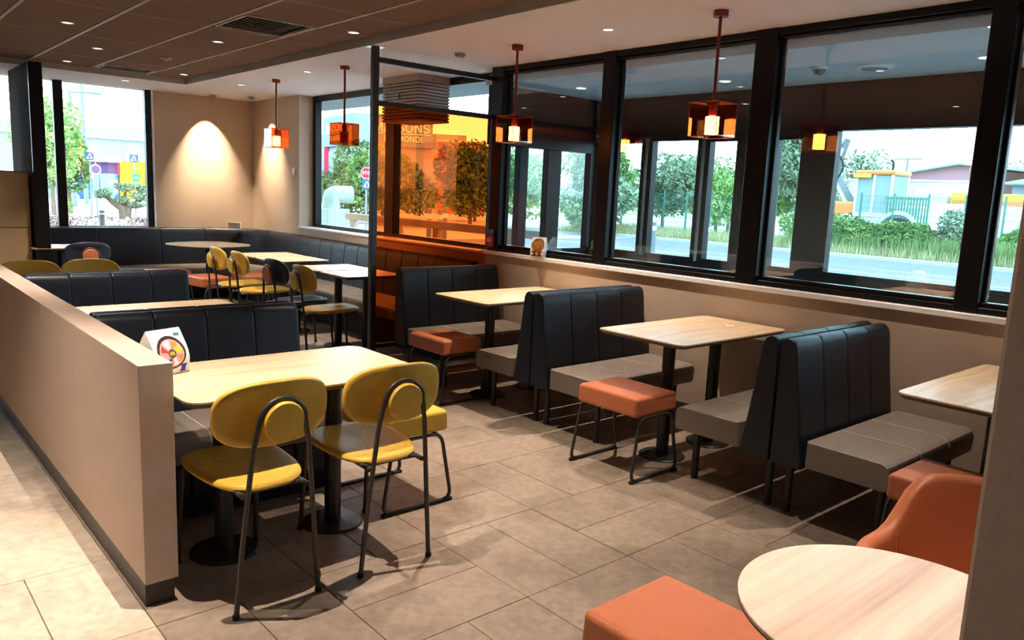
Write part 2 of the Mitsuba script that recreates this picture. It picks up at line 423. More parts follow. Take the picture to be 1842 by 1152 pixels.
# tall divider panel, pale cabinet and brown board at the far left
t = thing('divider_panel', 'tall black edged divider panel standing before the back window', 'divider')
part(t, 'face', cbox(1.572, 1.675, 9.06, 10.15, 0, ZC, .004), 'walnut'); part(t, 'edge_post', cbox(1.565, 1.685, 9.02, 9.06, 0, ZC, .004), 'black_frame')
t = thing('cabinet', 'pale wooden cabinet at the far left beside the divider panel', 'cabinet')
part(t, 'body', cbox(.55, 1.55, 9.2, 9.75, .06, 1.5, .006), 'pale_ply'); part(t, 'upper_door', cbox(.56, 1.545, 9.182, 9.2, .945, 1.49, .004), 'pale_ply'); part(t, 'lower_door', cbox(.56, 1.545, 9.182, 9.2, .07, .935, .004), 'pale_ply'); part(t, 'plinth', box(.58, 1.52, 9.24, 9.7, 0, .06), 'matte_black', False)
t = thing('notice_board', 'brown notice board with a line drawing above the pale cabinet', 'board')
part(t, 'panel', cbox(.2, 1.36, 9.80, 9.83, 1.5, 2.32, .004), 'walnut'); part(t, 'frame_rail', cbox(.2, 1.37, 9.785, 9.84, 2.31, 2.35, .004), 'black_frame'); part(t, 'picture_rail', cbox(.2, 1.37, 9.785, 9.84, 1.90, 1.925, .003), 'black_frame')
part(t, 'drawing_sheet', box(.3, 1.34, 9.792, 9.80, 1.60, 1.89), 'ink_grey', False)
rng = random.Random(11); ln = []
for k in range(9):
    a = 1.0 + .035 * k; ln.append(tube([(a, 9.79, 1.63), (a + .01, 9.79, 1.66 + .15 * rng.random())], .002, 4))
ln += [tube([(.95, 9.79, 1.65), (1.32, 9.79, 1.65)], .002, 4), tube([(.95, 9.79, 1.82), (1.1, 9.79, 1.85), (1.32, 9.79, 1.80)], .002, 4)]
part(t, 'drawn_lines', cat(ln), 'ink_dark')

# slatted box at the head of the window pier
t = thing('slatted_box', 'brown box clad in horizontal slats hung at the head of the far window', 'box')
part(t, 'core', box(4.245, XW + .17, 6.275, 6.87, 2.14, ZC - .002), 'matte_black', False)
zs = np.linspace(2.13, 2.49, 13)
for a, b in zip(zs, zs[1:]): part(t, 'slat', cbox(4.23, XW + .175, 6.26, 6.885, a + .005, b - .004, .002), 'brown_clad')
part(t, 'head_board', cbox(4.23, XW + .175, 6.26, 6.885, 2.493, ZC - .002, .002), 'brown_clad'); part(t, 'sensor', cbox(4.222, 4.232, 6.56, 6.59, 2.35, 2.39, .002), 'matte_black')

# low partition on the left
struct('wall_partition', 'low beige partition wall with dark plinth')
part('wall_partition', 'panel', cat(cbox(.741, .853, 2.712, 4.30, .092, .877, .0015), cbox(.741, .853, 4.302, 5.90, .092, .877, .0015), cbox(.741, .853, 5.902, 7.6, .092, .877, .0015)), 'partition_fabric', False)
part('wall_partition', 'plinth', box(.746, .845, 2.735, 7.6, 0, .092), 'plinth_brown', False)
# pier at the right edge
struct('wall_pier', 'beige pier cutting off the picture at the right')
add('wall_pier', cbox(1.08, 1.19, .06, .312, 0, ZB, .006), 'partition_fabric')

# tinted glass screen
t = thing('glass_screen', 'black framed screen of orange glass between the booths and the corner bench', 'glass screen')
YS = 5.42
part(t, 'post', cbox(3.235, 3.285, YS - .025, YS + .025, 0, ZC, .003), 'black_metal'); part(t, 'ceiling_plate', box(3.20, 3.33, YS - .06, YS + .06, ZC - .004, ZC), 'steel', False)
for z0, z1 in ((2.447, 2.487), (2.125, 2.162), (.20, .235)): part(t, 'rail', cbox(3.285, XW + .005, YS - .02, YS + .02, z0, z1, .003), 'black_metal')
part(t, 'orange_pane', tm([(3.285, YS, .235), (XW, YS, .235), (XW, YS, 2.125), (3.285, YS, 2.125)], [(0, 1, 2), (0, 2, 3)]), 'orange_glass', False, 'transparent orange pane')
part(t, 'clear_pane', tm([(3.285, YS, 2.162), (XW, YS, 2.162), (XW, YS, 2.447), (3.285, YS, 2.447)], [(0, 1, 2), (0, 2, 3)]), 'plain_glass', False, 'clear upper pane')

# ================================================================== SEATING


def bench_proto(L, nch, front_skirt=False):
    """x 0..L, rear plane y=0, front towards +y"""
    D = .56; ps = []
    prof = [(.004, .27), (.150, .27), (.152, .30), (.085, .80), (.078, .845), (.058, .868), (.03, .872), (.004, .862)]
    core = yz_prism([(y * .9 + (.006 if y > .1 else .002), z - .008 if z > .5 else z) for y, z in prof], .004, L - .004)
    ps.append(('backrest', core, 'dark_seam'))
    w = L / nch
    for k in range(nch):
        a, b = k * w + (.0 if k == 0 else .0015), (k + 1) * w - (.0 if k == nch - 1 else .0015); rings = []
        P = np.array([(.0, .268), (.08, .264), (.153, .268), (.156, .30), (.130, .48), (.104, .66), (.088, .80), (.080, .845), (.068, .866), (.048, .878), (.026, .879), (.006, .868), (.0, .84)])
        c = P.mean(0); e0, e1 = (.012 if k == 0 else .006), (.012 if k == nch - 1 else .006)
        for x, s in ((a, .93 if k == 0 else .955), (a + e0 * .4, .985), (a + e0 * 2, 1.0), (b - e1 * 2, 1.0), (b - e1 * .4, .985), (b, .93 if k == nch - 1 else .955)):
            q = c + (P - c) * np.array([s, 1 - (1 - s) * .25]); q[:, 0] -= q[:, 0].min(); rings.append(np.c_[np.full(len(q), x), q[:, 0], q[:, 1]])
        ps.append(('backrest__channel' + (f'_{k:03d}' if k else ''), loft(rings), 'dark_leather', 40))
    z0 = .285
    sp = [(.172, z0), (D - .012, z0), (D, z0 + .012), (D + .004, .37), (D - .006, .398), (D - .03, .412), (.172, .414)]
    S = np.array(sp); c = S.mean(0); rings = []
    for x, s in ((0.0, .94), (.006, .985), (.02, 1), (L - .02, 1), (L - .006, .985), (L, .94)):
        q = c + (S - c) * s; rings.append(np.c_[np.full(len(q), x), q])
    ps.append(('seat', loft(rings), 'taupe_leather', 30))
    st = []
    for k in (1, 2):
        x = L * k / 3; pth = [(x, .18, .4142), (x, D - .04, .4142), (x, D - .008, .402), (x, D + .003, .37)]
        ps.append(('seat__stitching' + ('_001' if k == 2 else ''), tube(pth, .0030, 6), 'pale_stitch'))
    if front_skirt:
        ps.append(('skirt', cat([cbox(k * w + .002, (k + 1) * w - .002, .16, D - .02, .13, .285, .008) for k in range(nch)]), 'dark_leather'))
        ps.append(('plinth', box(.03, L - .03, .06, D - .10, 0, .265), 'matte_black', False))
    else:
        for x in (.12, L - .12):
            for y in (.045, D - .07): ps.append(('leg' , lathe([(.017, 0), (.019, .004), (.019, .27), (.019, .29)], 14, (x, y, 0)), 'black_metal'))
        for y in (.045, D - .07): ps.append(('frame_rail', box(.10, L - .10, y - .012, y + .012, .255, .285), 'matte_black', False))
    return proto(*ps)


B4 = bench_proto(.99, 4); B4L = bench_proto(.96, 4, True)
XB = 3.36
for yc, rz, lb in ((5.235, 180, 'grey and dark bench backing onto the orange glass screen'), (3.615, 0, 'dark backed bench facing the orange screen, second along the window wall'),
                   (3.615, 180, 'dark backed bench with taupe seat behind the middle window table'), (1.885, 0, 'dark backed bench facing away, before the nearest window table pair'),
                   (1.885, 180, 'nearest dark bench with three visible seams beside the window wall')):
    place('booth_bench', B4, XB if rz == 0 else XB + .99, yc + (.008 if rz == 0 else -.008), 0, rz, lb, 'bench', 'booth benches along the window wall')
for yc, rz, lb in ((3.86, 180, 'dark bench behind the front table, seat towards the yellow chairs'), (3.86, 0, 'dark bench back to back with the one behind the front table'),
                   (5.52, 180, 'dark bench of the second left booth, its back ending before the yellow chair backs'), (5.52, 0, 'dark bench at the far side of the second left booth')):
    place('booth_bench', B4L, .87 if rz == 0 else .87 + .96, yc + (.002 if rz == 0 else -.002), 0, rz, lb, 'bench', 'booth benches along the low partition')


def table_proto(outline, poles, top='oak_top', th=.022, base_r=.135, pole_r=.036, H=.745):
    ps = [('tabletop', slab(outline, [(0.0015, H), (0, H - .0015), (0, H - .008)][::-1]), top, 35),
          ('tabletop__edge', slab(outline, [(.016, H - th - .004), (.0, H - .012), (.0, H - .008)]), 'board_edge', 35)]
    for x, y in poles:
        ps.append(('pole', lathe([(pole_r, .012), (pole_r, H - th - .006)], 24, (x, y, 0)), 'black_metal', 40))
        ps.append(('base', lathe([(base_r, 0), (base_r, .006), (base_r - .006, .011), (pole_r + .01, .014), (pole_r, .016)], 36, (x, y, 0)), 'black_metal', 35))
    ps.append(('bracket', cat([cbox(x - .16, x + .16, y - .03, y + .03, H - th - .020, H - th - .003, .003) for x, y in poles]), 'matte_black'))
    return proto(*ps)


T_booth = table_proto(rrect(1.06, .61, .045), [(-.23, 0), (.23, 0)])
for y, lb in ((4.365, 'oak table in the booth beside the orange screen'), (2.725, 'oak table in the middle window booth, its near half mirroring the sky'), (1.02, 'oak table at the right edge partly hidden by the pier')):
    place('booth_table', T_booth, 3.86, y, 0, 0, lb, 'table', 'booth tables along the window wall')
T_front = table_proto(rrect(1.0, .63, .07), [(-.245, .06), (.245, .06)])
place('booth_table', T_front, 1.372, 2.94, 0, 0, 'oak table in front with two yellow chairs, beside the low partition', 'table', 'booth tables along the low partition')
place('booth_table', T_front, 1.372, 4.66, 0, 0, 'oak table between the two dark benches behind the low partition', 'table', 'booth tables along the low partition')
place('booth_table', T_front, 1.372, 6.30, 0, 0, 'oak table hidden before the pair of yellow chair backs', 'table', 'booth tables along the low partition')
T_small = table_proto(rrect(.58, .49, .03), [(0.05, 0)], base_r=.13)
for y, lb in ((7.90, 'small oak table farthest along the corner bench, before the round table'), (7.385, 'small oak table second along the corner bench, joined to the farthest one'),
              (6.52, 'small pale table third along the corner bench, mirroring the window'), (6.005, 'small pale table nearest the orange screen along the corner bench')):
    place('cafe_table', T_small, 3.51, y, 0, 0, lb, 'table', 'small tables along the corner bench')
T_round = table_proto(superell(.42, .42, 3.0, rot=19), [(0, 0)], base_r=.2)
place('round_table', T_round, 3.38, 9.33, 0, 0, 'rounded oak table on one pole in the curve of the corner bench', 'table')
T_left = table_proto(rrect(.6, .5, .03), [(0, 0)])
place('cafe_table', T_left, 1.82, 9.27, 0, 0, 'white glinting table behind the navy chair at the back wall bench', 'table')
T_near = table_proto(superell(.29, .29, 2.0, 72), [(0, 0)], 'ash_top', base_r=.2, pole_r=.03)
place('round_table', T_near, 1.475, .535, 0, 0, 'pale grained round table at the bottom right corner', 'table')

# chairs: local frame faces +y, origin at the middle of the feet on the floor


def chair_proto():
    ps = []; r = .0095
    # seat pad: rounded, wider towards the front
    o = superell(.182, .235, 3.2, 48); o[:, 0] *= 1 + .10 * (o[:, 1] / .235)
    def seat_ring(ins, z):
        n = outline_normals(o); q = o - n * ins; zz = z + .012 * (q[:, 1] / .235) ** 2 * (q[:, 1] > 0) + .010 * (np.abs(q[:, 0]) / .19) ** 3
        return np.c_[q[:, 0], q[:, 1] + .015, zz]
    ps.append(('seat', loft([seat_ring(i, z) for i, z in ((.10, .420), (.02, .422), (.004, .428), (0, .437), (.004, .447), (.016, .453), (.06, .455), (.12, .453))]), 'yellow_leather', 45))
    # backrest: pill shaped, curved in plan
    h, w, R = .118, .215, .62
    o2 = superell(w, h, 2.9, 52)
    def back_ring(ins, d):
        n = outline_normals(o2); q = o2 - n * ins
        y = -.255 + d + .0 + q[:, 0] ** 2 / (2 * R) * 1.1; lean = -(q[:, 1]) * .10
        return np.c_[q[:, 0], y + lean, .715 + q[:, 1]]
    ps.append(('backrest', loft([back_ring(i, d) for i, d in ((.05, .014), (.008, .012), (0, .004), (0, -.006), (.006, -.014), (.03, -.017))][::-1]), 'yellow_leather', 45))
    disc = lathe([(.05, -.019), (.068, -.018), (.0745, -.012), (.0745, .012), (.070, .018), (.05, .020), (.02, .0205)], 36)
    disc = rot(disc, 90, (1, 0, 0)); disc = mv(disc, 0, -.303, .694)
    ps.append(('backrest__disc', rot(disc, 5.5, (1, 0, 0), (0, -.303, .694)), 'yellow_leather', 40))
    # rear frame: one inverted U
    yb = lambda z: -.262 - .028 * min(z, .45) / .45 * 0 + (-.0)
    pts = []
    for z, x, y in ((0, .158, -.262), (.25, .137, -.270), (.45, .118, -.281), (.60, .103, -.290), (.69, .0865, -.298)):
        pts.append((x, y, z))
    arc = [(.0865 * math.cos(a), -.300 - .003 * math.sin(a), .69 + .0865 * math.sin(a)) for a in np.linspace(0, math.pi, 15)[1:-1]]
    full = pts + arc + [(-x, y, z) for x, y, z in pts[::-1]]
    ps.append(('back_frame', tube(np.array(full), r, 10), 'brown_metal', 60))
    for s in (-1, 1):
        ps.append(('leg', tube(fillet([(s * .160, .268, 0), (s * .150, .228, .40), (s * .118, .20, .428), (s * .118, -.26, .428)], .03), r, 10), 'brown_metal', 60))
    for yy in (.12, -.2): ps.append(('crossbar', tube([(-.118, yy, .424), (.118, yy, .424)], .008, 8), 'brown_metal', 60))
    for s in (-1, 1):
        for y, x in ((-.262, .158), (.268, .160)): ps.append(('foot', lathe([(.0125, 0), (.0125, .014), (.010, .018)], 12, (s * x, y, 0)), 'matte_black'))
    return proto(*ps)


CH = chair_proto(); grp = 'upholstered chairs with round back pads'
place('dining_chair', CH, 1.113, 2.738, 0, 2, 'yellow chair at the front table, the one nearer the partition', 'chair', grp)
place('dining_chair', CH, 1.620, 2.738, 0, -1, 'yellow chair at the front table, the one nearer the aisle and stool', 'chair', grp)
ORANGE_DISC = {}
for y, m, lb in ((7.94, None, 'yellow chair farthest away in the aisle row before the corner bench'), (7.39, None, 'yellow chair second in the aisle row, close behind the farthest'),
                 (6.60, 'navy', 'navy chair with orange back pad in the aisle row between yellow chairs'), (6.03, None, 'yellow chair nearest the orange screen in the aisle row')):
    k = place('dining_chair', CH, 3.20, y, 0, -90 + (3 if m else -2), lb, 'chair', grp, {'yellow_leather': 'navy_leather'} if m else None)
    if m: scene[k + '__backrest__disc'] = {**scene[k + '__backrest__disc'], 'bsdf': {'type': 'ref', 'id': 'orange_leather'}}; labels[k + '__backrest__disc'] = {'label': 'orange round back pad'}
k = place('dining_chair', CH, 1.93, 9.10 - .20, 0, 3, 'navy chair with orange back pad by the back wall, beyond the dark benches', 'chair', grp, {'yellow_leather': 'navy_leather'})
scene[k + '__backrest__disc'] = {**scene[k + '__backrest__disc'], 'bsdf': {'type': 'ref', 'id': 'orange_leather'}}; labels[k + '__backrest__disc'] = {'label': 'orange round back pad'}
place('dining_chair', CH, 1.12, 6.64, 0, 178, 'yellow chair back showing over the dark bench, nearest the partition', 'chair', grp)
place('dining_chair', CH, 1.56, 6.66, 0, 181, 'yellow chair back showing over the dark bench, farther from the partition', 'chair', grp)


def stool_proto(m='orange_leather'):
    # sled loops at y = +-.212 run along x
    pad = hull([(sx * (.172 - .02) * (1 if z > .4 else 1.03), sy * (.215 - .02), z + (.010 if z > .4 and abs(sy) else 0)) for sx in (-1, 1) for sy in (-1, 1) for z in (.372, .427)], .02)
    ps = [('cushion', pad, m, 40)]
    for s in (-1, 1):
        lo, hi = .195, .135
        p = fillet([(0, 0, .009), (lo, 0, .009), (hi, 0, .345), (0, 0, .345)], .055); p = np.vstack([p, (p * np.array([-1, 1, 1]))[::-1]])
        p[:, 1] = s * (.212 - .03 * p[:, 2] / .345 * 0) ; p[:, 1] += s * .012 * (1 - p[:, 2] / .345)
        ps.append(('sled_frame', tube(p, .009, 9), 'brown_metal', 60))
        for x in (-.17, .17): ps.append(('foot', cbox(x - .028, x + .028, s * .224 - .012, s * .224 + .012, 0, .016, .004), 'matte_black'))
    for x in (-.11, .11): ps.append(('crossbar', tube([(x, -.21, .345), (x, .21, .345)], .007, 8), 'brown_metal', 60))
    return proto(*ps)


ST = stool_proto(); sg = 'padded stools on sled frames'
place('stool', ST, 3.30, 2.745, 0, 0, 'orange padded stool at the aisle end of the middle window table', 'stool', sg)
place('stool', ST, 3.34, 4.52, 0, 0, 'orange padded stool at the aisle end of the table by the orange screen', 'stool', sg)
place('stool', ST, 3.30, 1.02, 0, 0, 'orange padded stool half hidden behind the orange armchair', 'stool', sg)
place('stool', ST, 2.015, 3.13, 0, 0, 'yellow padded stool at the aisle end of the front table', 'stool', sg, {'orange_leather': 'yellow_leather'})
place('stool', ST, 1.55, 1.03, .0, 0, 'orange padded stool in the bottom foreground by the pale round table', 'stool', sg)
place('stool', ST, 3.10, 8.62, 0, 10, 'orange stool before the far rounded table, beside its pole', 'stool', sg)
place('stool', ST, 3.62, 8.62, 0, 0, 'orange stool at the far rounded table, behind the yellow chairs', 'stool', sg)
place('stool', ST, 2.90, 9.32, 0, 90, 'pinkish orange stool top at the left side of the far rounded table', 'stool', sg)

# orange tub armchair, faces -x
t = thing('armchair', 'orange tub armchair at the right beyond the pale round table', 'armchair')


def tub():
    N = 41; A = np.linspace(-118, 118, N); inner, outer = [], []
    rows_i, rows_o = [], []
    def top(a):
        a = abs(a); s = 1 / (1 + math.exp((a - 51) / 5.0)); return .615 + .168 * s - .03 * max(0, (a - 80) / 38)
    def rad(a, z): return .235 + .05 * (z - .40) / .4 + .02 * math.cos(math.radians(a)) 
    Z = 9
    grid = []
    for k in range(2 * Z + 3):
        row = []
        for a in A:
            zt = top(a); ca, sa = math.cos(math.radians(a)), math.sin(math.radians(a)); th = .022
            if k < Z: z = .34 + (zt - .02 - .34) * k / (Z - 1); r = rad(a, z) + th
            elif k < Z + 3: q = (k - Z + 1) * math.pi / 4; z = zt - .02 + .02 * math.sin(q); r = rad(a, z) + th * math.cos(q)
            else: kk = 2 * Z + 2 - k; z = .36 + (zt - .02 - .36) * kk / (Z - 1); r = rad(a, z) - th
            row.append((r * ca * 1.0, r * sa * 1.08, z))
        grid.append(row)
    g = np.array(grid); K = len(g)
    rings = [np.array([g[k][i] for k in range(K)]) for i in range(N)]
    return loft(rings)


ax, ay = 2.06, .56
part(t, 'shell', mv(tub(), ax, ay, 0, 8), 'orange_leather', 45)
part(t, 'seat', mv(slab(superell(.235, .245, 3, 40), [(.02, .33), (0, .35), (0, .41), (.01, .43), (.04, .44), (.1, .445)]), ax, ay, 0, 8), 'orange_leather', 45)
sm = []
for s in (-1, 1):
    a = math.radians(s * 59); pp = [((.235 + .05 * (z - .4) / .4 + .01 - .0245) * math.cos(a), (.235 + .05 * (z - .4) / .4 + .01 - .0245) * math.sin(a) * 1.08, z) for z in np.linspace(.42, .615, 10)]; sm.append(tube(pp, .002, 5))
for m in sm: part(t, 'seam', mv(m, ax, ay, 0, 8), 'orange_leather')
for sx in (-1, 1):
    for sy in (-1, 1): part(t, 'leg', mv(tube([(sx * .22, sy * .22, 0), (sx * .16, sy * .16, .34)], [.010, .014], 10), ax, ay, 0, 8), 'brown_metal', 60)

# corner banquette
bq = thing('corner_bench', 'long dark bench curving round the back corner with taupe seat', 'bench')
RC = .72; s1 = XW - RC - 1.72; s2 = s1 + RC * math.pi / 2; s3 = s2 + (YB - RC) - 5.50


def wpt(s):
    if s <= s1: return np.array([1.72 + s, YB]), np.array([0, -1.0])
    if s <= s2:
        a = math.pi / 2 - (s - s1) / RC; return np.array([XW - RC + RC * math.cos(a), YB - RC + RC * math.sin(a)]), -np.array([math.cos(a), math.sin(a)])
    return np.array([XW, YB - RC - (s - s2)]), np.array([-1.0, 0])


def sweep(sec, a, b, pinch=.01):
    n = max(2, int((b - a) / .05)); ss = [a, a + .004, a + .014] + list(np.linspace(a + .03, b - .03, n)) + [b - .014, b - .004, b]
    sec = np.array(sec); c = sec.mean(0); rings = []
    for i, s in enumerate(ss):
        k = min(i, len(ss) - 1 - i); q = c + (sec - c) * (1, .985, 1)[0 if k >= 2 else 0] if k >= 2 else c + (sec - c) * np.array([(.93, .98)[k], (.985, .996)[k]])
        p, nrm = wpt(s); rings.append(np.c_[p[0] + nrm[0] * q[:, 0], p[1] + nrm[1] * q[:, 0], q[:, 1]])
    return loft(rings)


bsec = [(.005, .30), (.16, .30), (.155, .42), (.13, .62), (.112, .80), (.10, .85), (.08, .872), (.05, .876), (.02, .868), (.005, .85)]
ssec = [(.12, .285), (.56, .285), (.575, .30), (.575, .375), (.565, .40), (.535, .412), (.12, .414)]
cuts = [0, .72, 1.44, s1 + .02, s2 - .02] + [s2 - .02 + k * .29 for k in range(1, 15)]
cuts = [c for c in cuts if c < s3 - .1] + [s3]
for a, b in zip(cuts, cuts[1:]): part(bq, 'back_panel', sweep(bsec, a + .0015, b - .0015), 'dark_leather', 40)
cuts = [0, .9, s1, s2 + .2, s2 + 1.1, s2 + 2.0, s2 + 2.9, s3]
for a, b in zip(cuts, cuts[1:]): part(bq, 'seat_cushion', sweep(ssec, a + .0015, b - .0015), 'taupe_leather', 40)
part(bq, 'base', sweep([(.02, 0), (.42, 0), (.42, .285), (.02, .285)], .03, s3 - .03), 'matte_black', False)

# ================================================================== LAMPS
LAMPS = []


def downlight(x, y, z, label, I=9.0, tgt=None, cut=36, beam=14, w=1.0, warm=WARM, grp='recessed round downlights', disc=5.0):
    t = thing('downlight', label, 'downlight', grp)
    part(t, 'rim', mv(lathe([(.030, .004), (.036, -.004), (.044, -.004), (.046, 0), (.046, .004)], 24), x, y, z), 'white_plastic')
    part(t, 'lens', {**mikit.ply(mv(tm(*[np.vstack([[(.031 * math.cos(a), .031 * math.sin(a), 0) for a in np.arange(20) * math.pi / 10], [(0, 0, 0)]]), [(20, (i + 1) % 20, i) for i in range(20)]]), x, y, z - .0025), 'white_plastic'),
                     'emitter': {'type': 'area', 'sampling_weight': .02, 'radiance': {'type': 'rgb', 'value': [disc * GAIN * c for c in (1, .93, .82)]}}}, None)
    o = [x, y, z - .006]; g = tgt or (x, y, 0)
    if I > 0: scene[f'beam_of_{t}'] = {'type': 'spot', 'to_world': T().look_at(origin=o, target=list(g), up=[0, 1, 0] if abs(g[0] - x) + abs(g[1] - y) < .01 else [0, 0, 1]), 'intensity': {'type': 'rgb', 'value': [I * DL * c for c in warm]}, 'cutoff_angle': cut, 'beam_width': beam, 'sampling_weight': w}


for x, y, lb in ((1.46, 6.84, 'downlight in the brown ceiling nearest the top left corner'), (1.93, 7.95, 'downlight in the brown ceiling left of the smoke detector'), (1.93, 9.13, 'downlight in the brown ceiling left of the far grille, by the ceiling edge'),
                 (3.03, 9.00, 'downlight in the corner of the brown ceiling right of the far grille'), (2.51, 6.63, 'downlight in the brown ceiling just before the square grille'), (3.02, 5.33, 'downlight in the brown ceiling right of the square grille')):
    downlight(x, y, ZB, lb, 14 if (x, y) == (1.93, 7.95) else 0, cut=42, beam=20)
for x, y, lb in ((3.60, 8.83, 'downlight in the white ceiling nearest the back corner'), (3.566, 7.165, 'downlight in the white ceiling between the two far pendants'), (3.863, 3.575, 'downlight in the white ceiling between the two near pendants'), (2.643, 9.754, 'downlight in the white ceiling above the back window')):
    downlight(x, y, ZC, lb, 10.0 if (x, y) in ((3.566, 7.165), (3.863, 3.575)) else 0, cut=42, beam=20)
for x, y, z, I, cut, lb in ((.87, 2.6, ZB, 15, 40, 'above the near chairs of the front table'), (2.4, 3.05, ZB, 15, 32, 'above the aisle beside the yellow stool'), (1.5, .95, ZB, 10, 28, 'above the near orange stool and round table'), (-.2, 3.4, ZB, 17, 42, 'above the pale floor left of the low partition'),
                            (1.0, 5.2, ZB, 12, 40, 'above the second table along the low partition'), (3.86, 1.75, ZC, 5.5, 38, 'above the nearest pair of window benches'), (2.75, 1.35, ZB, 4, 34, 'above the aisle before the orange armchair'), (-.2, 5.6, ZB, 0, 36, 'above the far pale floor left of the partition'),
                            (2.2, 4.5, ZB, 0, 36, 'above the aisle between the second booths'), (.35, .5, ZB, 2.2, 38, 'just above the viewer beside the pier'), (.55, 8.0, ZB, 0, 36, 'before the pale wooden cabinet')):
    downlight(x, y, z, 'ceiling downlight ' + lb, I, cut=cut, grp='downlights over the viewer')
for x, y, tg, lb, I in ((3.79, 10.22, (3.80, 10.49, 1.55), 'eyeball spotlight lighting the back wall', 20), (4.15, 9.89, (4.42, 9.86, 1.55), 'eyeball spotlight lighting the wall beside the far window', 15), (3.83, 5.10, (3.9, 4.4, .7), 'eyeball spotlight in the white ceiling near the orange screen', 7)):
    t = thing('spotlight', lb, 'spotlight', 'eyeball spotlights in the white ceiling')
    part(t, 'rim', mv(lathe([(.030, .0), (.045, -.004), (.055, -.004), (.057, 0), (.057, .003)], 24), x, y, ZC), 'white_plastic')
    part(t, 'eyeball', mv(lathe([(.044, 0), (.043, -.014), (.036, -.028), (.024, -.034)], 24), x, y, ZC), 'grey_plastic')
    scene[f'beam_of_{t}'] = {'type': 'spot', 'to_world': T().look_at(origin=[x, y, ZC - .04], target=list(tg), up=[0, 0, 1]), 'intensity': {'type': 'rgb', 'value': [I * DL * c for c in (1, .82, .60)]}, 'cutoff_angle': 30, 'beam_width': 12, 'sampling_weight': 1.0}

# pendants: open boxes of orange acrylic
S = .095


def quad(a, b, c, d): return tm([a, b, c, d], [(0, 1, 2), (0, 2, 3)])


PB = proto(('canopy', lathe([(.042, -.034), (.042, -.001), (.04, 0)], 28, (0, 0, ZC)), 'pendant_red'), ('rod', lathe([(.0095, 2.02), (.0095, ZC - .03)], 12), 'pendant_red', 60),
           ('collar', lathe([(.022, 1.985), (.022, 2.045), (.018, 2.05)], 20), 'pendant_red'),
           ('acrylic_box', cat(quad((-S, -S, 1.865), (S, -S, 1.865), (S, -S, 2.055), (-S, -S, 2.055)), quad((S, -S, 1.865), (S, S, 1.865), (S, S, 2.055), (S, -S, 2.055)), quad((S, S, 1.865), (-S, S, 1.865), (-S, S, 2.055), (S, S, 2.055)),
                               quad((-S, S, 1.865), (-S, -S, 1.865), (-S, -S, 2.055), (-S, S, 2.055)), quad((-S, -S, 2.055), (S, -S, 2.055), (S, S, 2.055), (-S, S, 2.055))), 'lamp_glass', False),
           ('edge_frame', cat([tube([(sx * S, sy * S, 1.865), (sx * S, sy * S, 2.055)], .0018, 5) for sx in (-1, 1) for sy in (-1, 1)] + [tube([(-S, s * S, z), (S, s * S, z)], .0018, 5) for s in (-1, 1) for z in (1.865, 2.055)] + [tube([(s * S, -S, z), (s * S, S, z)], .0018, 5) for s in (-1, 1) for z in (1.865, 2.055)]), 'pendant_red'))
for x, y, on, lb in ((3.63, 8.0, 1, 'glowing orange box pendant farthest away by the back corner'), (3.61, 6.52, 0, 'unlit orange box pendant in front of the far window'), (3.87, 4.46, 1, 'glowing orange box pendant beside the orange screen'), (3.87, 2.73, 1, 'nearest glowing orange box pendant, over the middle window table')):
    k = place('pendant_lamp', PB, x, y, 0, 0, lb, 'pendant lamp', 'orange box pendants')
    d = mikit.ply(lathe([(.005, 1.88), (.038, 1.88), (.039, 1.885), (.039, 1.975), (.038, 1.98), (.005, 1.98)], 28, (x, y, 0)), 'white_plastic', smooth=40)
    if on: d['emitter'] = {'type': 'area', 'sampling_weight': .2, 'radiance': {'type': 'rgb', 'value': [22 * GAIN, 19 * GAIN, 14 * GAIN]}}
    else: d['bsdf'] = {'type': 'ref', 'id': 'orange_leather'}
    part(k, 'diffuser', d, None)

# ceiling fittings
for (x0, x1, y0, y1), lb in zip(vents, ('square slatted air grille in the brown ceiling', 'far slatted air grille at the edge of the brown ceiling')):
    t = thing('air_grille', lb, 'air grille')
    part(t, 'frame', cat(cbox(x0, x1, y0, y0 + .02, ZB - .008, ZB + .01, .003), cbox(x0, x1, y1 - .02, y1, ZB - .008, ZB + .01, .003), cbox(x0, x0 + .02, y0, y1, ZB - .008, ZB + .01, .003), cbox(x1 - .02, x1, y0, y1, ZB - .008, ZB + .01, .003)), 'grille')
    part(t, 'backing', box(x0, x1, y0, y1, ZB + .022, ZB + .028), 'matte_black', False)
    n = int((x1 - x0 - .04) / .034)
    for k in range(n):
        x = x0 + .03 + k * .034; part(t, 'slat', rot(box(x - .011, x + .011, y0 + .02, y1 - .02, ZB - .001, ZB + .001), -32, (0, 1, 0), (x, 0, ZB + .004)), 'grille', False)
t = thing('smoke_detector', 'round brown smoke detector on the brown ceiling', 'smoke detector')
part(t, 'base', lathe([(.05, -.012), (.052, 0), (.052, .004)], 28, (2.51, 7.92, ZB)), 'grille'); part(t, 'sensor', lathe([(.02, -.028), (.032, -.02), (.034, -.012)], 24, (2.51, 7.92, ZB)), 'grille')
t = thing('wall_switch', 'small white switch box on the wall beside the far window', 'switch')
part(t, 'housing', cbox(XW - .018, XW, 9.185, 9.25, 1.60, 1.69, .005), 'white_plastic'); part(t, 'rocker', cbox(XW - .023, XW - .017, 9.195, 9.24, 1.615, 1.675, .002), 'sill_white')
t = thing('fire_alarm', 'red fire alarm call point on the window frame by the orange screen', 'alarm')
part(t, 'box', cbox(FX0 - .035, FX0 + .002, 5.315, 5.395, 1.02, 1.12, .006), 'alarm_red'); part(t, 'glass_label', box(FX0 - .038, FX0 - .034, 5.325, 5.375, 1.06, 1.10), 'sign_white', False); part(t, 'cover', cbox(FX0 - .03, FX0 + .002, 5.32, 5.39, 1.125, 1.17, .006), 'dark_glass')
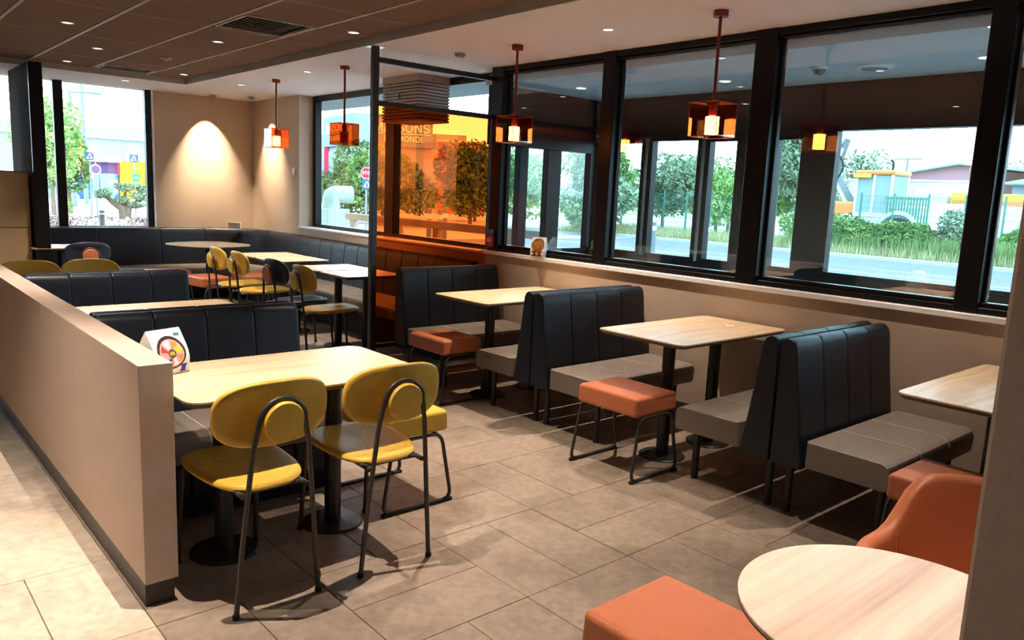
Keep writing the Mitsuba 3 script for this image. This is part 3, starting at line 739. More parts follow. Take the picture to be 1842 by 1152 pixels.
t = thing('table_card', 'small white card standing on the corner bench back', 'card')
cm = cat(rot(box(-.075, .075, -.001, .001, 0, .085), 14, (1, 0, 0)), rot(mv(box(-.075, .075, -.001, .001, 0, .085), 0, .042, 0), -14, (1, 0, 0), (0, .042, 0)))
part(t, 'sheet', mv(cm, 4.03, 10.18, .874, -28), 'card_white', False)
part(t, 'printed_lines', mv(cat([rot(box(-.05 + .01 * (k % 2), .05 - .012 * k, -.0018, -.001, .022 + .014 * k, .027 + .014 * k), 14, (1, 0, 0)) for k in range(4)]), 4.03, 10.18, .874, -28), 'ink_grey', False)

# toy display boxes


def pouch(name, x, y, z, rz, label, front, w=.15, d=.105, h=.17):
    t = thing(name, label, 'box', 'cardboard display boxes'); n = 14
    L = [(-d / 2 * (.80 + .40 * math.sin(math.pi * (k / n) ** .8) * 1.0 if k < n else 0) * (1 - (k / n) ** 2.6), h * k / n) for k in range(n + 1)]
    prof = np.array([(a, b) for a, b in L] + [(-a, b) for a, b in L[-2::-1]])
    m = extr(Polygon(prof), w); v = m.vertices.copy(); m.vertices = np.stack([v[:, 2] - w / 2, v[:, 0], v[:, 1]], 1); M = lambda q: mv(q, x, y, z, rz)
    part(t, 'carton', M(m), 'card_white')
    # curved printed sheet on the front
    f = np.array(L); nrm = np.gradient(f, axis=0); nrm = np.stack([-nrm[:, 1], nrm[:, 0]], 1); nrm /= np.linalg.norm(nrm, axis=1, keepdims=True)
    def surf(u, s, e=.0006):
        s = np.clip(s, 0, 1) * n; i = np.minimum(s.astype(int), n - 1); q = (s - i)[:, None]
        p = f[i] * (1 - q) + f[i + 1] * q + (nrm[i] * (1 - q) + nrm[i + 1] * q) * e; return np.c_[u, p]
    def patch(pts, e=.0008):
        pts = np.asarray(pts); ce = pts.mean(0); ks = [0, .34, .67, 1]; rings = [ce + (pts - ce) * k for k in ks]
        vv = np.vstack([surf(r[:, 0], r[:, 1] / h, e) for r in rings]); k = len(pts); ff = []
        for a in range(3):
            for i in range(k): j = (i + 1) % k; ff += [(a * k + i, (a + 1) * k + i, (a + 1) * k + j), (a * k + i, (a + 1) * k + j, a * k + j)]
        return M(tm(vv, ff))
    ell = lambda cx, cy, r, k=20, a0=0, a1=360: np.array([(cx + r * math.cos(math.radians(a)), cy + r * math.sin(math.radians(a))) for a in np.linspace(a0, a1, k, endpoint=False)])
    front(t, patch, ell)


def front_wheel(t, patch, ell):
    part(t, 'printed_ring', patch(ell(0, .088, .062, 28)), 'ink_dark'); part(t, 'printed_face', patch(ell(0, .085, .053, 28), .0011), 'ink_pink')
    for k, c in enumerate(('ink_yellow', 'ink_orange', 'sign_white', 'ink_red', 'ink_pink', 'ink_blue', 'sign_white', 'ink_orange')):
        a = ell(0, .085, .047, 6, k * 45, k * 45 + 42); part(t, 'printed_wedge', patch(np.vstack([a, ell(0, .085, .018, 3, k * 45 + 35, k * 45 + 2)]), .0014), c)
    part(t, 'printed_hub', patch(ell(0, .085, .017), .0017), 'board_edge')
    for sx in (-.0052, .0052): part(t, 'printed_arch', patch(np.array([(sx + .0045 * math.cos(a), .078 + .016 * math.sin(a)) for a in np.linspace(0, math.pi, 9)] + [(sx + .0028 * math.cos(a), .078 + .012 * math.sin(a)) for a in np.linspace(math.pi, 0, 9)]), .002), 'ink_yellow')
    part(t, 'printed_block', patch([(.035, .008), (.062, .008), (.062, .04), (.035, .04)]), 'ink_blue'); part(t, 'printed_title', patch([(-.055, .148), (-.01, .148), (-.01, .158), (-.055, .158)]), 'sign_white'); part(t, 'printed_badge', patch([(.035, .146), (.06, .146), (.06, .156), (.035, .156)]), 'sign_green')


def front_brown(t, patch, ell):
    part(t, 'printed_oval', patch(ell(0, .10, .055, 24)), 'print_brown'); part(t, 'printed_panel', patch([(-.055, .01), (.045, .01), (.045, .052), (-.055, .052)]), 'ink_dark'); part(t, 'printed_label', patch([(-.02, .018), (.012, .018), (.012, .046), (-.02, .046)], .0012), 'ink_orange')


pouch('display_box', .945, 3.12, .745, 20, 'cardboard display box with a colourful wheel print on the front table', front_wheel, .15, .11, .175)
pouch('display_box', 4.405, 4.70, .985, -58, 'cardboard display box with brown print on the window sill', front_brown, .12, .10, .165)
for x, y, lb in ((4.17, 2.69, 'white round sticker on the middle window table'), (.905, 2.83, 'white round sticker on the front table by the partition'), (4.17, 4.33, 'white round sticker on the table by the orange screen')):
    t = thing('table_sticker', lb, 'sticker', 'round table stickers'); part(t, 'disc', lathe([(.026, .7452), (.026, .7456), (.01, .7457)], 24, (x, y, 0)), 'sign_white'); part(t, 'symbol', lathe([(.012, .7458), (.012, .746)], 16, (x, y, 0)), 'oak_top')

# ================================================================== PORCH BEYOND THE WINDOW WALL
PX = 5.90
struct('porch_floor'); add('porch_floor', box(XW + .12, PX + .05, -3, 5.6, -.2, -.02), 'stone_wall', False)
struct('ceiling_porch', 'pale ceiling of the glazed porch'); add('ceiling_porch', box(XW + .10, PX + .12, -3, 5.62, 2.44, 2.52), 'porch_paint', False)
struct('wall_porch', 'dark outer wall of the glazed porch'); add('wall_porch', cat(box(PX, PX + .1, -3, 5.62, -.2, .95), box(PX, PX + .1, -3, 5.62, 2.08, 2.44), box(XW + .12, PX, 5.5, 5.6, -.2, .98), box(XW + .12, PX, 5.5, 5.6, 1.92, 2.44)), 'black_frame', False)
struct('window_4', 'dark framed outer glazing of the porch')
for y0, y1 in ((5.45, 5.62), (4.79, 4.92), (4.15, 4.28), (3.50, 3.88), (3.0, 3.29), (1.42, 1.58), (-.1, .05), (-1.6, -1.45)): part('window_4', 'mullion', cbox(PX - .02, PX + .07, y0, y1, .95, 2.08, .006), 'black_frame')
for y0, y1, z1 in ((4.92, 5.45, 2.03), (4.28, 4.79, 2.045), (3.88, 4.15, 2.03), (3.29, 3.50, 2.03), (1.58, 3.0, 2.08), (.05, 1.42, 2.08), (-1.45, -.1, 2.08)):
    part('window_4', 'pane', quad((PX + .03, y0, .97), (PX + .03, y1, .97), (PX + .03, y1, z1), (PX + .03, y0, z1)), 'clear_glass', False)
    part('window_4', 'bottom_rail', cbox(PX - .01, PX + .06, y0, y1, .95, .99, .004), 'black_frame')
    if z1 < 2.06: part('window_4', 'top_rail', cbox(PX - .01, PX + .06, y0, y1, z1 - .01, 2.08, .004), 'black_frame')
for y in (4.79, 4.15): part('window_4', 'bright_strip', cbox(PX - .03, PX - .018, y + .045, y + .075, .96, 2.06, .002), 'steel')
struct('window_5', 'end glazing of the porch')
for x0, x1 in ((XW + .12, 4.66), (4.86, 4.97), (5.22, 5.40), (5.8, 5.9)): part('window_5', 'mullion', cbox(x0, x1, 5.50, 5.58, .98, 1.92, .005), 'black_frame')
for x0, x1 in ((4.66, 4.86), (4.97, 5.22), (5.40, 5.8)): part('window_5', 'pane', quad((x0, 5.54, .98), (x1, 5.54, .98), (x1, 5.54, 1.92), (x0, 5.54, 1.92)), 'clear_glass', False)
for x, y, lb in ((5.4, 3.72, 'bright round porch light seen through the second pane'), (5.4, 1.86, 'bright round porch light seen through the third pane'), (5.1, 5.0, 'round porch light seen through the first pane')):
    t = thing('porch_light', lb, 'porch light', 'porch ceiling lights'); part(t, 'rim', lathe([(.045, -.004), (.055, -.002), (.055, .002)], 20, (x, y, 2.44)), 'white_plastic')
    part(t, 'lens', {**mikit.ply(lathe([(.001, -.006), (.042, -.006), (.042, -.001)], 20, (x, y, 2.44)), 'white_plastic'), 'emitter': {'type': 'area', 'sampling_weight': .05, 'radiance': {'type': 'rgb', 'value': [6 * GAIN, 6.2 * GAIN, 6.2 * GAIN]}}}, None)
t = thing('ceiling_speaker', 'round white disc on the porch ceiling', 'ceiling speaker'); part(t, 'plate', lathe([(.10, -.02), (.12, -.012), (.125, 0)], 32, (5.35, 2.52, 2.44)), 'white_plastic'); part(t, 'grille', lathe([(.05, -.026), (.085, -.022), (.09, -.018)], 28, (5.35, 2.52, 2.44)), 'grey_plastic')
t = thing('dome_camera', 'small dome camera on the porch ceiling', 'camera'); part(t, 'ring', lathe([(.055, -.018), (.06, 0)], 24, (5.2, 2.83, 2.44)), 'white_plastic'); part(t, 'dome', lathe([(.005, -.055), (.025, -.05), (.04, -.035), (.045, -.018)], 20, (5.2, 2.83, 2.44)), 'dark_glass')
struct('roof', 'roof overhang outside the far window'); add('roof', cat(box(XW + .35, 5.9, 5.62, YB + .8, 2.62, 2.72), box(-4, XW + .35, YB + .22, YB + .8, 2.66, 2.76), box(-4.1, 5.95, -3.3, 5.62, 2.75, 2.9), box(-4.1, XW + .4, 5.62, YB + .3, 2.77, 2.9)), 'pale_clad', False)

# ================================================================== OUTDOORS
GZ = -.12
struct('ground', 'ground outside'); add('ground', box(-60, 160, -90, 160, GZ - .5, GZ - .03), 'dry_grass', False)
struct('road', 'asphalt lane outside'); add('road', cat(box(6.6, 25.0, -60, 21, GZ - .1, GZ), ), 'asphalt', False)
part('road', 'white_line', box(19.6, 19.75, -60, 20, GZ, GZ + .006), 'road_paint', False)
struct('kerb', 'stone kerb'); add('kerb', box(25.02, 25.22, -60, 24, GZ - .1, GZ + .08), 'kerb_stone', False)
for k in range(26): part('kerb', 'kerb_stone', cbox(25.0, 25.25, -28 + k * 2.0, -26.02 + k * 2.0, GZ - .1, GZ + .12, .02), 'kerb_stone', False)
struct('parking', 'pale car park'); add('parking', cat(box(-30, 60, 21, 150, GZ - .1, GZ - .01), box(-30, 6.6, 14.6, 21, GZ - .1, GZ - .012), box(5.2, 6.6, -40, 14.6, GZ - .1, GZ - .008)), 'paving', False)
struct('planting_bed', 'bed of dark wood chips outside the back window'); add('planting_bed', box(-6, 6, 11.3, 17.2, GZ - .1, .66), 'mulch', False)


def foliage(c, r, n, s, seed, shell=.5, lumps=9, mn=.35):
    g = np.random.default_rng(seed); c, r = np.asarray(c, float), np.asarray(r, float)
    lc = g.normal(size=(lumps, 3)); lc /= np.linalg.norm(lc, axis=1, keepdims=True); lc *= g.uniform(.2, .75, (lumps, 1)); lr = g.uniform(mn, mn + .25, lumps)
    k = g.integers(0, lumps, n); d = g.normal(size=(n, 3)); d /= np.linalg.norm(d, axis=1, keepdims=True)
    p = lc[k] + d * (lr[k] * g.uniform(shell, 1.0, n) ** .5)[:, None]; p = c + p * r
    u = g.normal(size=(n, 3)); u /= np.linalg.norm(u, axis=1, keepdims=True); w = np.cross(u, g.normal(size=(n, 3))); w /= np.linalg.norm(w, axis=1, keepdims=True)
    a = s * g.uniform(.6, 1.3, (n, 1)); V = np.stack([p - u * a, p - w * a * .45, p + u * a, p + w * a * .45], 1).reshape(-1, 3)
    i = np.arange(n)[:, None] * 4; return tm(V, np.vstack([i + [0, 1, 2], i + [0, 2, 3]]))


def tree(name, label, x, y, h, cr, mt, seed, group='trees outside', z0=GZ, n=3500, trunk=.09, low=.35):
    t = thing(name, label, 'tree', group); g = random.Random(seed)
    tr = [tube([(x, y, z0 - .05), (x + g.uniform(-.1, .1), y, z0 + h * .4), (x + g.uniform(-.15, .15), y, z0 + h * .75)], [trunk, trunk * .7, trunk * .35], 8)]
    for k in range(5):
        a = g.uniform(0, 6.28); zz = z0 + h * g.uniform(.3, .6); tr.append(tube([(x, y, zz), (x + math.cos(a) * cr * .6, y + math.sin(a) * cr * .6, zz + h * .2)], [trunk * .4, trunk * .12], 6))
    part(t, 'trunk', cat(tr), 'bark'); part(t, 'crown', foliage((x, y, z0 + h * (1 + low) / 2), (cr, cr, h * (1 - low) / 2), n, .12 * max(1, h / 5), seed), mt, False)
    return t


def bush(label, x, y, rx, ry, h, mt, seed, n=5000, s=.07):
    t = thing('bush', label, 'bush', 'bushes on the verge'); part(t, 'foliage', foliage((x, y, GZ + h * .45), (rx, ry, h * .55), n, s, seed, .55, 12), mt, False)
    part(t, 'stems', cat([tube([(x + rx * a * .2, y + ry * b * .2, GZ - .03), (x + rx * a * .5, y + ry * b * .5, GZ + h * .6)], [.03, .01], 5) for a in (-1, 0, 1) for b in (-1, .3, 1)]), 'bark')


bush('large green bush in front of the excavator', 27.1, 13.3, 1.3, 2.1, 1.65, 'leaf_green', 21, 9000)
bush('low green bush between the excavator and the red and white van', 27.2, 11.2, 1.0, 1.5, 1.25, 'leaf_green', 22, 6000)
bush('green bush in front of the red and white van', 27.6, 9.6, .9, 1.0, 1.75, 'leaf_olive', 23, 4500)
bush('small bush before the white car', 27.4, 8.1, .8, .7, 1.2, 'leaf_green', 24, 3000)


def blades(x0, x1, y0, y1, n, h, seed, w=.02):
    g = np.random.default_rng(seed); x, y = g.uniform(x0, x1, n), g.uniform(y0, y1, n); a = g.uniform(0, 6.28, n); hh = h * g.uniform(.5, 1.25, n); ln = g.normal(0, .12, (n, 2)) * hh[:, None]
    dx, dy = np.cos(a) * w, np.sin(a) * w; z = np.full(n, GZ - .03)
    V = np.stack([np.stack([x - dx, y - dy, z], 1), np.stack([x + dx, y + dy, z], 1), np.stack([x + ln[:, 0], y + ln[:, 1], z + hh], 1)], 1).reshape(-1, 3)
    return tm(V, np.arange(3 * n).reshape(-1, 3))


add('verge_grass', blades(25.3, 30, 5, 26, 26000, .42, 5), 'straw_blade', False, label='tall pale grass along the verge behind the kerb', cat='grass', kind='stuff')
add('verge_weeds', blades(25.9, 28.5, 6, 15, 9000, .75, 6, .028), 'grass_blade', False, label='tall green grass in front of the verge bushes', cat='grass', kind='stuff')

for k, (x, y, h, cr, m, lb) in enumerate(((26.5, 24.3, 5.2, 2.0, 'leaf_green', 'green tree seen through the first porch pane'), (30.5, 23.9, 4.1, 2.1, 'leaf_olive', 'bluish green tree seen left in the second porch pane'), (34.5, 23.6, 4.3, 2.3, 'leaf_light', 'light green tree seen in the middle of the second porch pane'),
                                          (35.5, 20.9, 6.2, 2.4, 'leaf_green', 'taller green tree seen through the third porch pane'), (34.5, 19.2, 6.0, 1.8, 'leaf_olive', 'thin tree behind the steel pole left of the excavator'), (24.5, 27.5, 4.4, 2.1, 'leaf_light', 'tree seen through the end panes of the porch'),
                                          (47, 22.3, 6.2, 1.5, 'leaf_olive', 'small sparse tree behind the excavator arm'))):
    tree('tree', lb, x, y, h, cr, m, 40 + k, low=.10, n=1500 if x > 40 else 5000)
for k, (x, y, h, cr, m, lb) in enumerate(((21.5, 27.5, 4.2, 2.0, 'leaf_dark', 'bushy tree at the right in the orange glass'), (18.3, 29.3, 3.6, 2.0, 'leaf_green', 'bushy tree in the middle of the orange glass'), (18.0, 32.0, 3.3, 1.9, 'leaf_dark', 'bushy tree at the left in the orange glass'))):
    tree('tree', lb, x, y, h, cr, m, 60 + k, low=.02, n=7000)
tree('tree', 'green street tree behind the stop sign', 22.7, 38.2, 3.9, 1.25, 'leaf_light', 70)
tree('tree', 'light green tree at the left edge of the back window', 6.7, 35.0, 4.4, 1.5, 'leaf_light', 71, low=.2)
tree('tree', 'darker green tree beside the left mullion of the back window', 7.6, 36.5, 4.2, 1.2, 'leaf_green', 72, low=.15)
tree('tree', 'low bushy tree right of the bollard in the second porch pane', 31.5, 20.9, 2.6, 1.8, 'leaf_light', 78, low=.05)
tree('tree', 'low bushy tree left in the first porch pane', 24.6, 22.6, 2.4, 1.5, 'leaf_olive', 79, low=.05)
g_ = np.random.default_rng(4); belt = []
for k in range(34):
    a_ = math.radians(31 + k * 1.35); d_ = 105 + 12 * g_.random(); belt.append(foliage((d_ * math.sin(a_), d_ * math.cos(a_), 1.6), (2.2, 2.2, 1.5 + g_.random()), 420, .34, 200 + k, .5, 7))
add('treeline', cat(belt), 'leaf_olive', False, label='distant belt of hedges along the horizon beyond the road', cat='hedge', kind='stuff')
# clipped olive tree in the bed
t = thing('olive_tree', 'cloud pruned olive tree outside the back window', 'tree')
ox, oy, oz = 4.33, 16.4, .66
part(t, 'trunk', cat(tube([(ox, oy, oz - .05), (ox - .03, oy, oz + .22), (ox - .20, oy, oz + .34), (ox - .32, oy, oz + .46)], [.09, .075, .05, .03], 9), tube([(ox + .02, oy, oz - .05), (ox + .08, oy, oz + .25), (ox + .22, oy, oz + .32), (ox + .36, oy, oz + .44)], [.09, .07, .05, .03], 9), tube([(ox, oy, oz + .2), (ox + .02, oy + .05, oz + .4), (ox + .05, oy, oz + .58)], [.05, .035, .02], 8)), 'bark')
for k, (dx, dz, rx, rz) in enumerate(((-.36, .50, .21, .10), (-.08, .36, .18, .08), (.06, .64, .24, .10), (.34, .45, .24, .11), (.2, .30, .2, .07), (.40, .62, .15, .08))): part(t, 'leaf_pad', foliage((ox + dx, oy, oz + dz), (rx, rx, rz), 700, .028, 80 + k, .5, 7, .45), 'leaf_olive', False)
t = thing('shrub', 'small pale shrub left of the olive tree', 'shrub'); part(t, 'foliage', foliage((3.35, 16.6, .90), (.13, .13, .2), 300, .035, 90), 'leaf_light', False); part(t, 'stems', cat([tube([(3.35, 16.6, .63), (3.35 + .05 * k, 16.6, .98)], [.012, .004], 5) for k in (-1, 0, 1)]), 'bark')
add('flowers', foliage((3.3, 13.8, .74), (1.0, .35, .12), 420, .022, 91, .2, 16, .3), 'sign_white', False, label='white flowers in the bark bed outside the back window', cat='flowers', kind='stuff')
def chips():
    g = np.random.default_rng(7); n = 6000; x, y = g.uniform(1.5, 5.4, n), g.uniform(11.4, 17.2, n); a = g.uniform(0, 6.28, n); L = g.uniform(.02, .06, n); W = L * .35; z = .66 + g.uniform(0, .03, n); q = g.uniform(-.02, .02, n)
    c, s = np.cos(a), np.sin(a); V = np.stack([np.stack([x + c * L * i - s * W * j, y + s * L * i + c * W * j, z + q * i], 1) for i, j in ((-1, -1), (1, -1), (1, 1), (-1, 1))], 1).reshape(-1, 3); k = np.arange(n)[:, None] * 4
    return tm(V, np.vstack([k + [0, 1, 2], k + [0, 2, 3]]))
add('bark_chips', chips(), 'mulch', False, label='dark wood chips covering the bed outside the back window', cat='wood chips', kind='stuff')


def bollard(x, y, h, lb, r=.045, z0=GZ, band='sign_white'):
    t = thing('bollard', lb, 'bollard', 'bollards outside'); part(t, 'post', lathe([(r, -.03), (r, h), (r * .7, h + .01)], 16, (x, y, z0)), 'galvanised'); part(t, 'band', lathe([(r + .003, h * .86), (r + .003, h * .93)], 16, (x, y, z0)), band)


bollard(8.04, 11.46, 1.28, 'leftmost of the three bollards in the orange glass'); bollard(8.2, 11.35, 1.27, 'middle of the three bollards in the orange glass'); bollard(8.85, 12.1, 1.27, 'rightmost of the three bollards in the orange glass')
bollard(12.48, 10.01, 1.16, 'bollard seen low in the second porch pane', .075); bollard(13.1, 9.19, 1.19, 'bollard seen low beside the third porch mullion', .075); bollard(2.80, 11.67, .36, 'dark bollard in the bark bed outside the back window', .035, .66)
t = thing('steel_pole', 'tall steel pole left of the excavator', 'pole'); part(t, 'shaft', lathe([(.085, 0), (.075, 5)], 16, (14.62, 8.67, GZ)), 'galvanised'); part(t, 'base', lathe([(.16, 0), (.16, .03), (.09, .05)], 16, (14.62, 8.67, GZ)), 'galvanised')
# timber rail and air duct outside the far window
t = thing('timber_rail', 'grey timber rail outside the far window', 'rail')
part(t, 'beam', cbox(5.50, 5.62, 5.8, 9.9, 1.03, 1.12, .01), 'timber_grey')
for y in (9.75, 8.6, 7.75, 6.4): part(t, 'post', cbox(5.52, 5.60, y - .05, y + .05, GZ - .05, 1.03, .008), 'timber_grey')
t = thing('air_duct', 'grey green swan neck air duct outside the far window', 'duct'); dx, dy = 5.93, 11.0
part(t, 'box', cbox(dx - .22, dx + .16, dy - .2, dy + .2, GZ - .03, 1.14, .01), 'duct_green')
pth = fillet([(dx - .06, dy, 1.14), (dx - .06, dy, 1.36), (dx + .26, dy - .06, 1.36)], .2, 8); part(t, 'elbow', tube(pth, .135, 20, False), 'duct_green', 60); part(t, 'mouth', mv(rot(lathe([(.128, 0), (.128, .002)], 20), 90, (0, 1, 0)), dx + .20, dy - .05, 1.36), 'matte_black')


def fence(x, y0, y1, lb, step=1.25, h=2.1):
    t = thing('mesh_fence', lb, 'fence', 'green mesh fences'); n = int((y1 - y0) / step)
    for k in range(n + 1): part(t, 'post', cbox(x - .03, x + .03, y0 + k * step - .03, y0 + k * step + .03, GZ - .05, h, .005), 'green_fence')
    for k in range(n):
        a = y0 + k * step + .03; b = a + step - .06
        part(t, 'mesh_panel', cat([box(x - .004, x + .004, a, b, z - .006, z + .006) for z in np.linspace(.1, h - .12, 9)] + [box(x - .003, x + .003, y - .0035, y + .0035, .08, h - .1) for y in np.arange(a + .05, b, .10)]), 'green_fence', False)


fence(30.4, 5.5, 14.3, 'green mesh fence behind the bushes on the verge'); fence(28.6, 17.4, 24.9, 'green mesh fence in front of the trees beyond the porch', h=1.9)
t = thing('picket_gate', 'blue green picket gate beside the excavator', 'gate')
for k in range(14): part(t, 'picket', cbox(31.5 - .02, 31.5 + .02, 12.25 + k * .11, 12.30 + k * .11, GZ + .1, 2.0, .004), 'green_fence')
part(t, 'rail', cat(box(31.49, 31.51, 12.2, 13.8, 1.9, 1.96), box(31.49, 31.51, 12.2, 13.8, .3, .36)), 'green_fence', False)


def wheel(t, x, y, z, r, w, hubm='white_body', nm='wheel'):
    k = part(t, nm, mv(rot(lathe([(r * .6, -w / 2), (r * .95, -w / 2), (r, -w / 3), (r, w / 3), (r * .95, w / 2), (r * .6, w / 2)], 26), 90, (0, 1, 0)), x, y, z), 'tyre')
    part(k, 'hub', mv(rot(lathe([(r * .2, -w / 2 - .01), (r * .58, -w / 2 + .02), (r * .58, w / 2 - .02), (r * .2, w / 2 + .01)], 20), 90, (0, 1, 0)), x, y, z), hubm)


# backhoe loader; side faces -x, front towards -y
t = thing('excavator', 'white and orange wheeled excavator parked behind the bush', 'excavator'); ex, ey = 32.4, 14.6
part(t, 'chassis', cat(cbox(ex - .7, ex + .7, ey - 1.9, ey + 1.1, .55, 1.25, .08), rbox(ex - .55, ex + .55, ey - 2.0, ey - .55, 1.15, 1.65, .12)), 'white_body')
part(t, 'bonnet', rbox(ex - .6, ex + .6, ey + .55, ey + 1.5, 1.0, 1.75, .15), 'orange_body')
part(t, 'cab', cat([cbox(ex + sx * .72 - .05, ex + sx * .72 + .05, yy - .05, yy + .05, 1.2, 2.85, .02) for sx in (-1, 1) for yy in (ey - .9, ey - .2, ey + .5)] + [cbox(ex - .76, ex + .76, ey - .95, ey + .55, 1.15, 1.32, .02)]), 'white_body')
part(t, 'cab_window', cat(box(ex - .70, ex - .69, ey - .15, ey + .45, 1.32, 2.8), box(ex - .70, ex - .69, ey - .85, ey - .25, 1.32, 2.8), box(ex - .68, ex + .68, ey + .49, ey + .5, 1.32, 2.8), box(ex - .68, ex + .68, ey - .9, ey - .89, 1.32, 2.8)), 'pale_clad', False)
part(t, 'driver_seat', cat(rbox(ex - .3, ex + .3, ey - .2, ey + .35, 1.35, 1.6, .06), rbox(ex - .3, ex + .3, ey + .15, ey + .32, 1.5, 2.1, .06)), 'dark_glass')
part(t, 'cab_roof', rbox(ex - .82, ex + .82, ey - 1.0, ey + .6, 2.82, 3.02, .08), 'orange_body'); part(t, 'light_bar', cat(cbox(ex - .88, ex - .8, ey - .1, ey + .6, 2.70, 2.86, .02)), 'yellow_body')
part(t, 'exhaust', tube([(ex, ey - .55, 2.9), (ex, ey - .55, 3.35), (ex, ey - .45, 3.45)], .05, 8), 'tyre')
part(t, 'arm', cat(tube([(ex - .2, ey + .8, 1.5), (ex - .2, ey + 1.8, 2.9), (ex - .2, ey + 1.35, 4.3)], [.20, .24, .14], 4), tube([(ex - .2, ey + 1.35, 4.3), (ex - .2, ey + 2.8, 2.3)], [.16, .12], 4)), 'galvanised'); part(t, 'ram', cat(tube([(ex - .45, ey + .75, 1.3), (ex - .45, ey + 1.55, 2.5)], .07, 8), tube([(ex - .45, ey + 1.7, 3.0), (ex - .45, ey + 1.4, 3.9)], .06, 8)), 'white_body')
part(t, 'hose', tube(fillet([(ex - .5, ey + 1.2, 1.1), (ex - .5, ey + 1.75, 1.0), (ex - .5, ey + 1.65, 2.4), (ex - .5, ey + 1.15, 3.2), (ex - .5, ey + 1.75, 3.9), (ex - .5, ey + 2.0, 3.3)], .4), .045, 6), 'tyre'); part(t, 'bucket', rbox(ex - .6, ex + .3, ey + 2.6, ey + 3.2, 1.5, 2.2, .1), 'galvanised')
for sx in (-1, 1): wheel(t, ex + sx * .8, ey - 1.35, .58 + GZ + .1, .62, .42); wheel(t, ex + sx * .8, ey + 1.0, .42 + GZ + .1, .5, .36)
part(t, 'mudguard', cat(tube([(ex - .85, ey - 1.35 + .8 * math.cos(a), .56 + .8 * math.sin(a)) for a in np.linspace(.1, 3.0, 12)], .12, 6)), 'white_body', 60)
t = thing('trailer', 'long white box trailer behind the excavator', 'trailer'); part(t, 'box_body', cbox(42, 44.4, 14.6, 20.5, .9, 2.95, .05), 'cream'); part(t, 'roof_edge', cbox(41.95, 44.45, 14.55, 20.55, 2.93, 3.04, .03), 'white_body'); part(t, 'chassis', box(42.2, 44.2, 14.8, 20.3, .55, .9), 'galvanised', False)
for y in (15.6, 16.6, 19.4): wheel(t, 42.2, y, .4 + GZ, .45, .3)


def car(name, label, x, y, rz, body, L=4.3, W=1.75, H=1.48, van=False, extra=None, cat_='car'):
    t = thing(name, label, cat_, 'vehicles outside'); M = lambda m: mv(m, x, y, GZ, rz)
    if van: side = [(-L / 2, .3), (L / 2, .3), (L / 2, .85), (L / 2 - .45, 1.05), (L / 2 - 1.05, H * .97), (L / 2 - 1.3, H), (-L / 2 + .12, H), (-L / 2, H - .2)]
    else: side = [(-L / 2, .32), (L / 2, .32), (L / 2, .72), (L / 2 - .25, .86), (L / 2 - 1.15, .95), (L / 2 - 1.9, H), (-L / 2 + 1.0, H), (-L / 2 + .25, 1.0), (-L / 2, .92)]
    def pr(s, w): m = extr(Polygon(s), w); v = m.vertices.copy(); m.vertices = np.stack([v[:, 0], w / 2 - v[:, 2], v[:, 1]], 1); return m
    part(t, 'body', M(pr(list(np.array(Polygon(side).buffer(-.06).buffer(.06, 4).exterior.coords)[:-1]), W)), body)
    if van: g = [[(L / 2 - 1.15, 1.08), (L / 2 - .55, 1.08), (L / 2 - 1.08, H - .15), (L / 2 - 1.2, H - .15)]]
    else: g = [[(L / 2 - 1.25, .98), (L / 2 - 1.95, H - .07), (-L / 2 + 1.05, H - .07), (-L / 2 + .5, .98)]]
    part(t, 'side_window', M(cat([pr(s, W + .02) for s in g])), 'dark_glass', False)
    part(t, 'rear_window', M(cat(hull([(-L / 2 + (.0 if van else .33), sy * W * .38, 1.08 if not van else 1.05) for sy in (-1, 1)] + [(-L / 2 + (.08 if van else .93), sy * W * .34, H - .1) for sy in (-1, 1)], .03))), 'dark_glass')
    for sy in (-1, 1): part(t, 'tail_light', M(cbox(-L / 2 - .015, -L / 2 + .25, sy * W / 2 - .12 * (sy > 0), sy * W / 2 + .12 * (sy < 0), .78, .95, .01)), 'sign_red')
    part(t, 'bumper', M(cbox(-L / 2 - .05, L / 2 + .04, -W / 2 + .03, W / 2 - .03, .28, .48, .05)), body); part(t, 'number_plate', M(box(-L / 2 - .06, -L / 2 - .05, -.26, .26, .55, .66)), 'sign_white', False)
    for sx in (-1, 1):
        for sy in (-1, 1):
            k = part(t, 'wheel', M(mv(rot(lathe([(.2, -.1), (.3, -.1), (.32, -.06), (.32, .06), (.3, .1), (.2, .1)], 22), 90, (1, 0, 0)), sx * L * .31, sy * (W / 2 - .09), .32)), 'tyre')
    if extra: extra(t, M, pr)
    return t


car('car', 'white hatchback at the right edge beyond the verge', 33.6, 8.6, 205, 'white_body')


def stripes(t, M, pr): part(t, 'red_stripe', M(cat(box(-2.45, -2.40, -.85, .85, .55, .70), box(-2.44, -2.38, -.86, -.72, .7, 1.8), box(-2.44, -2.38, .72, .86, .7, 1.8))), 'sign_red', False)


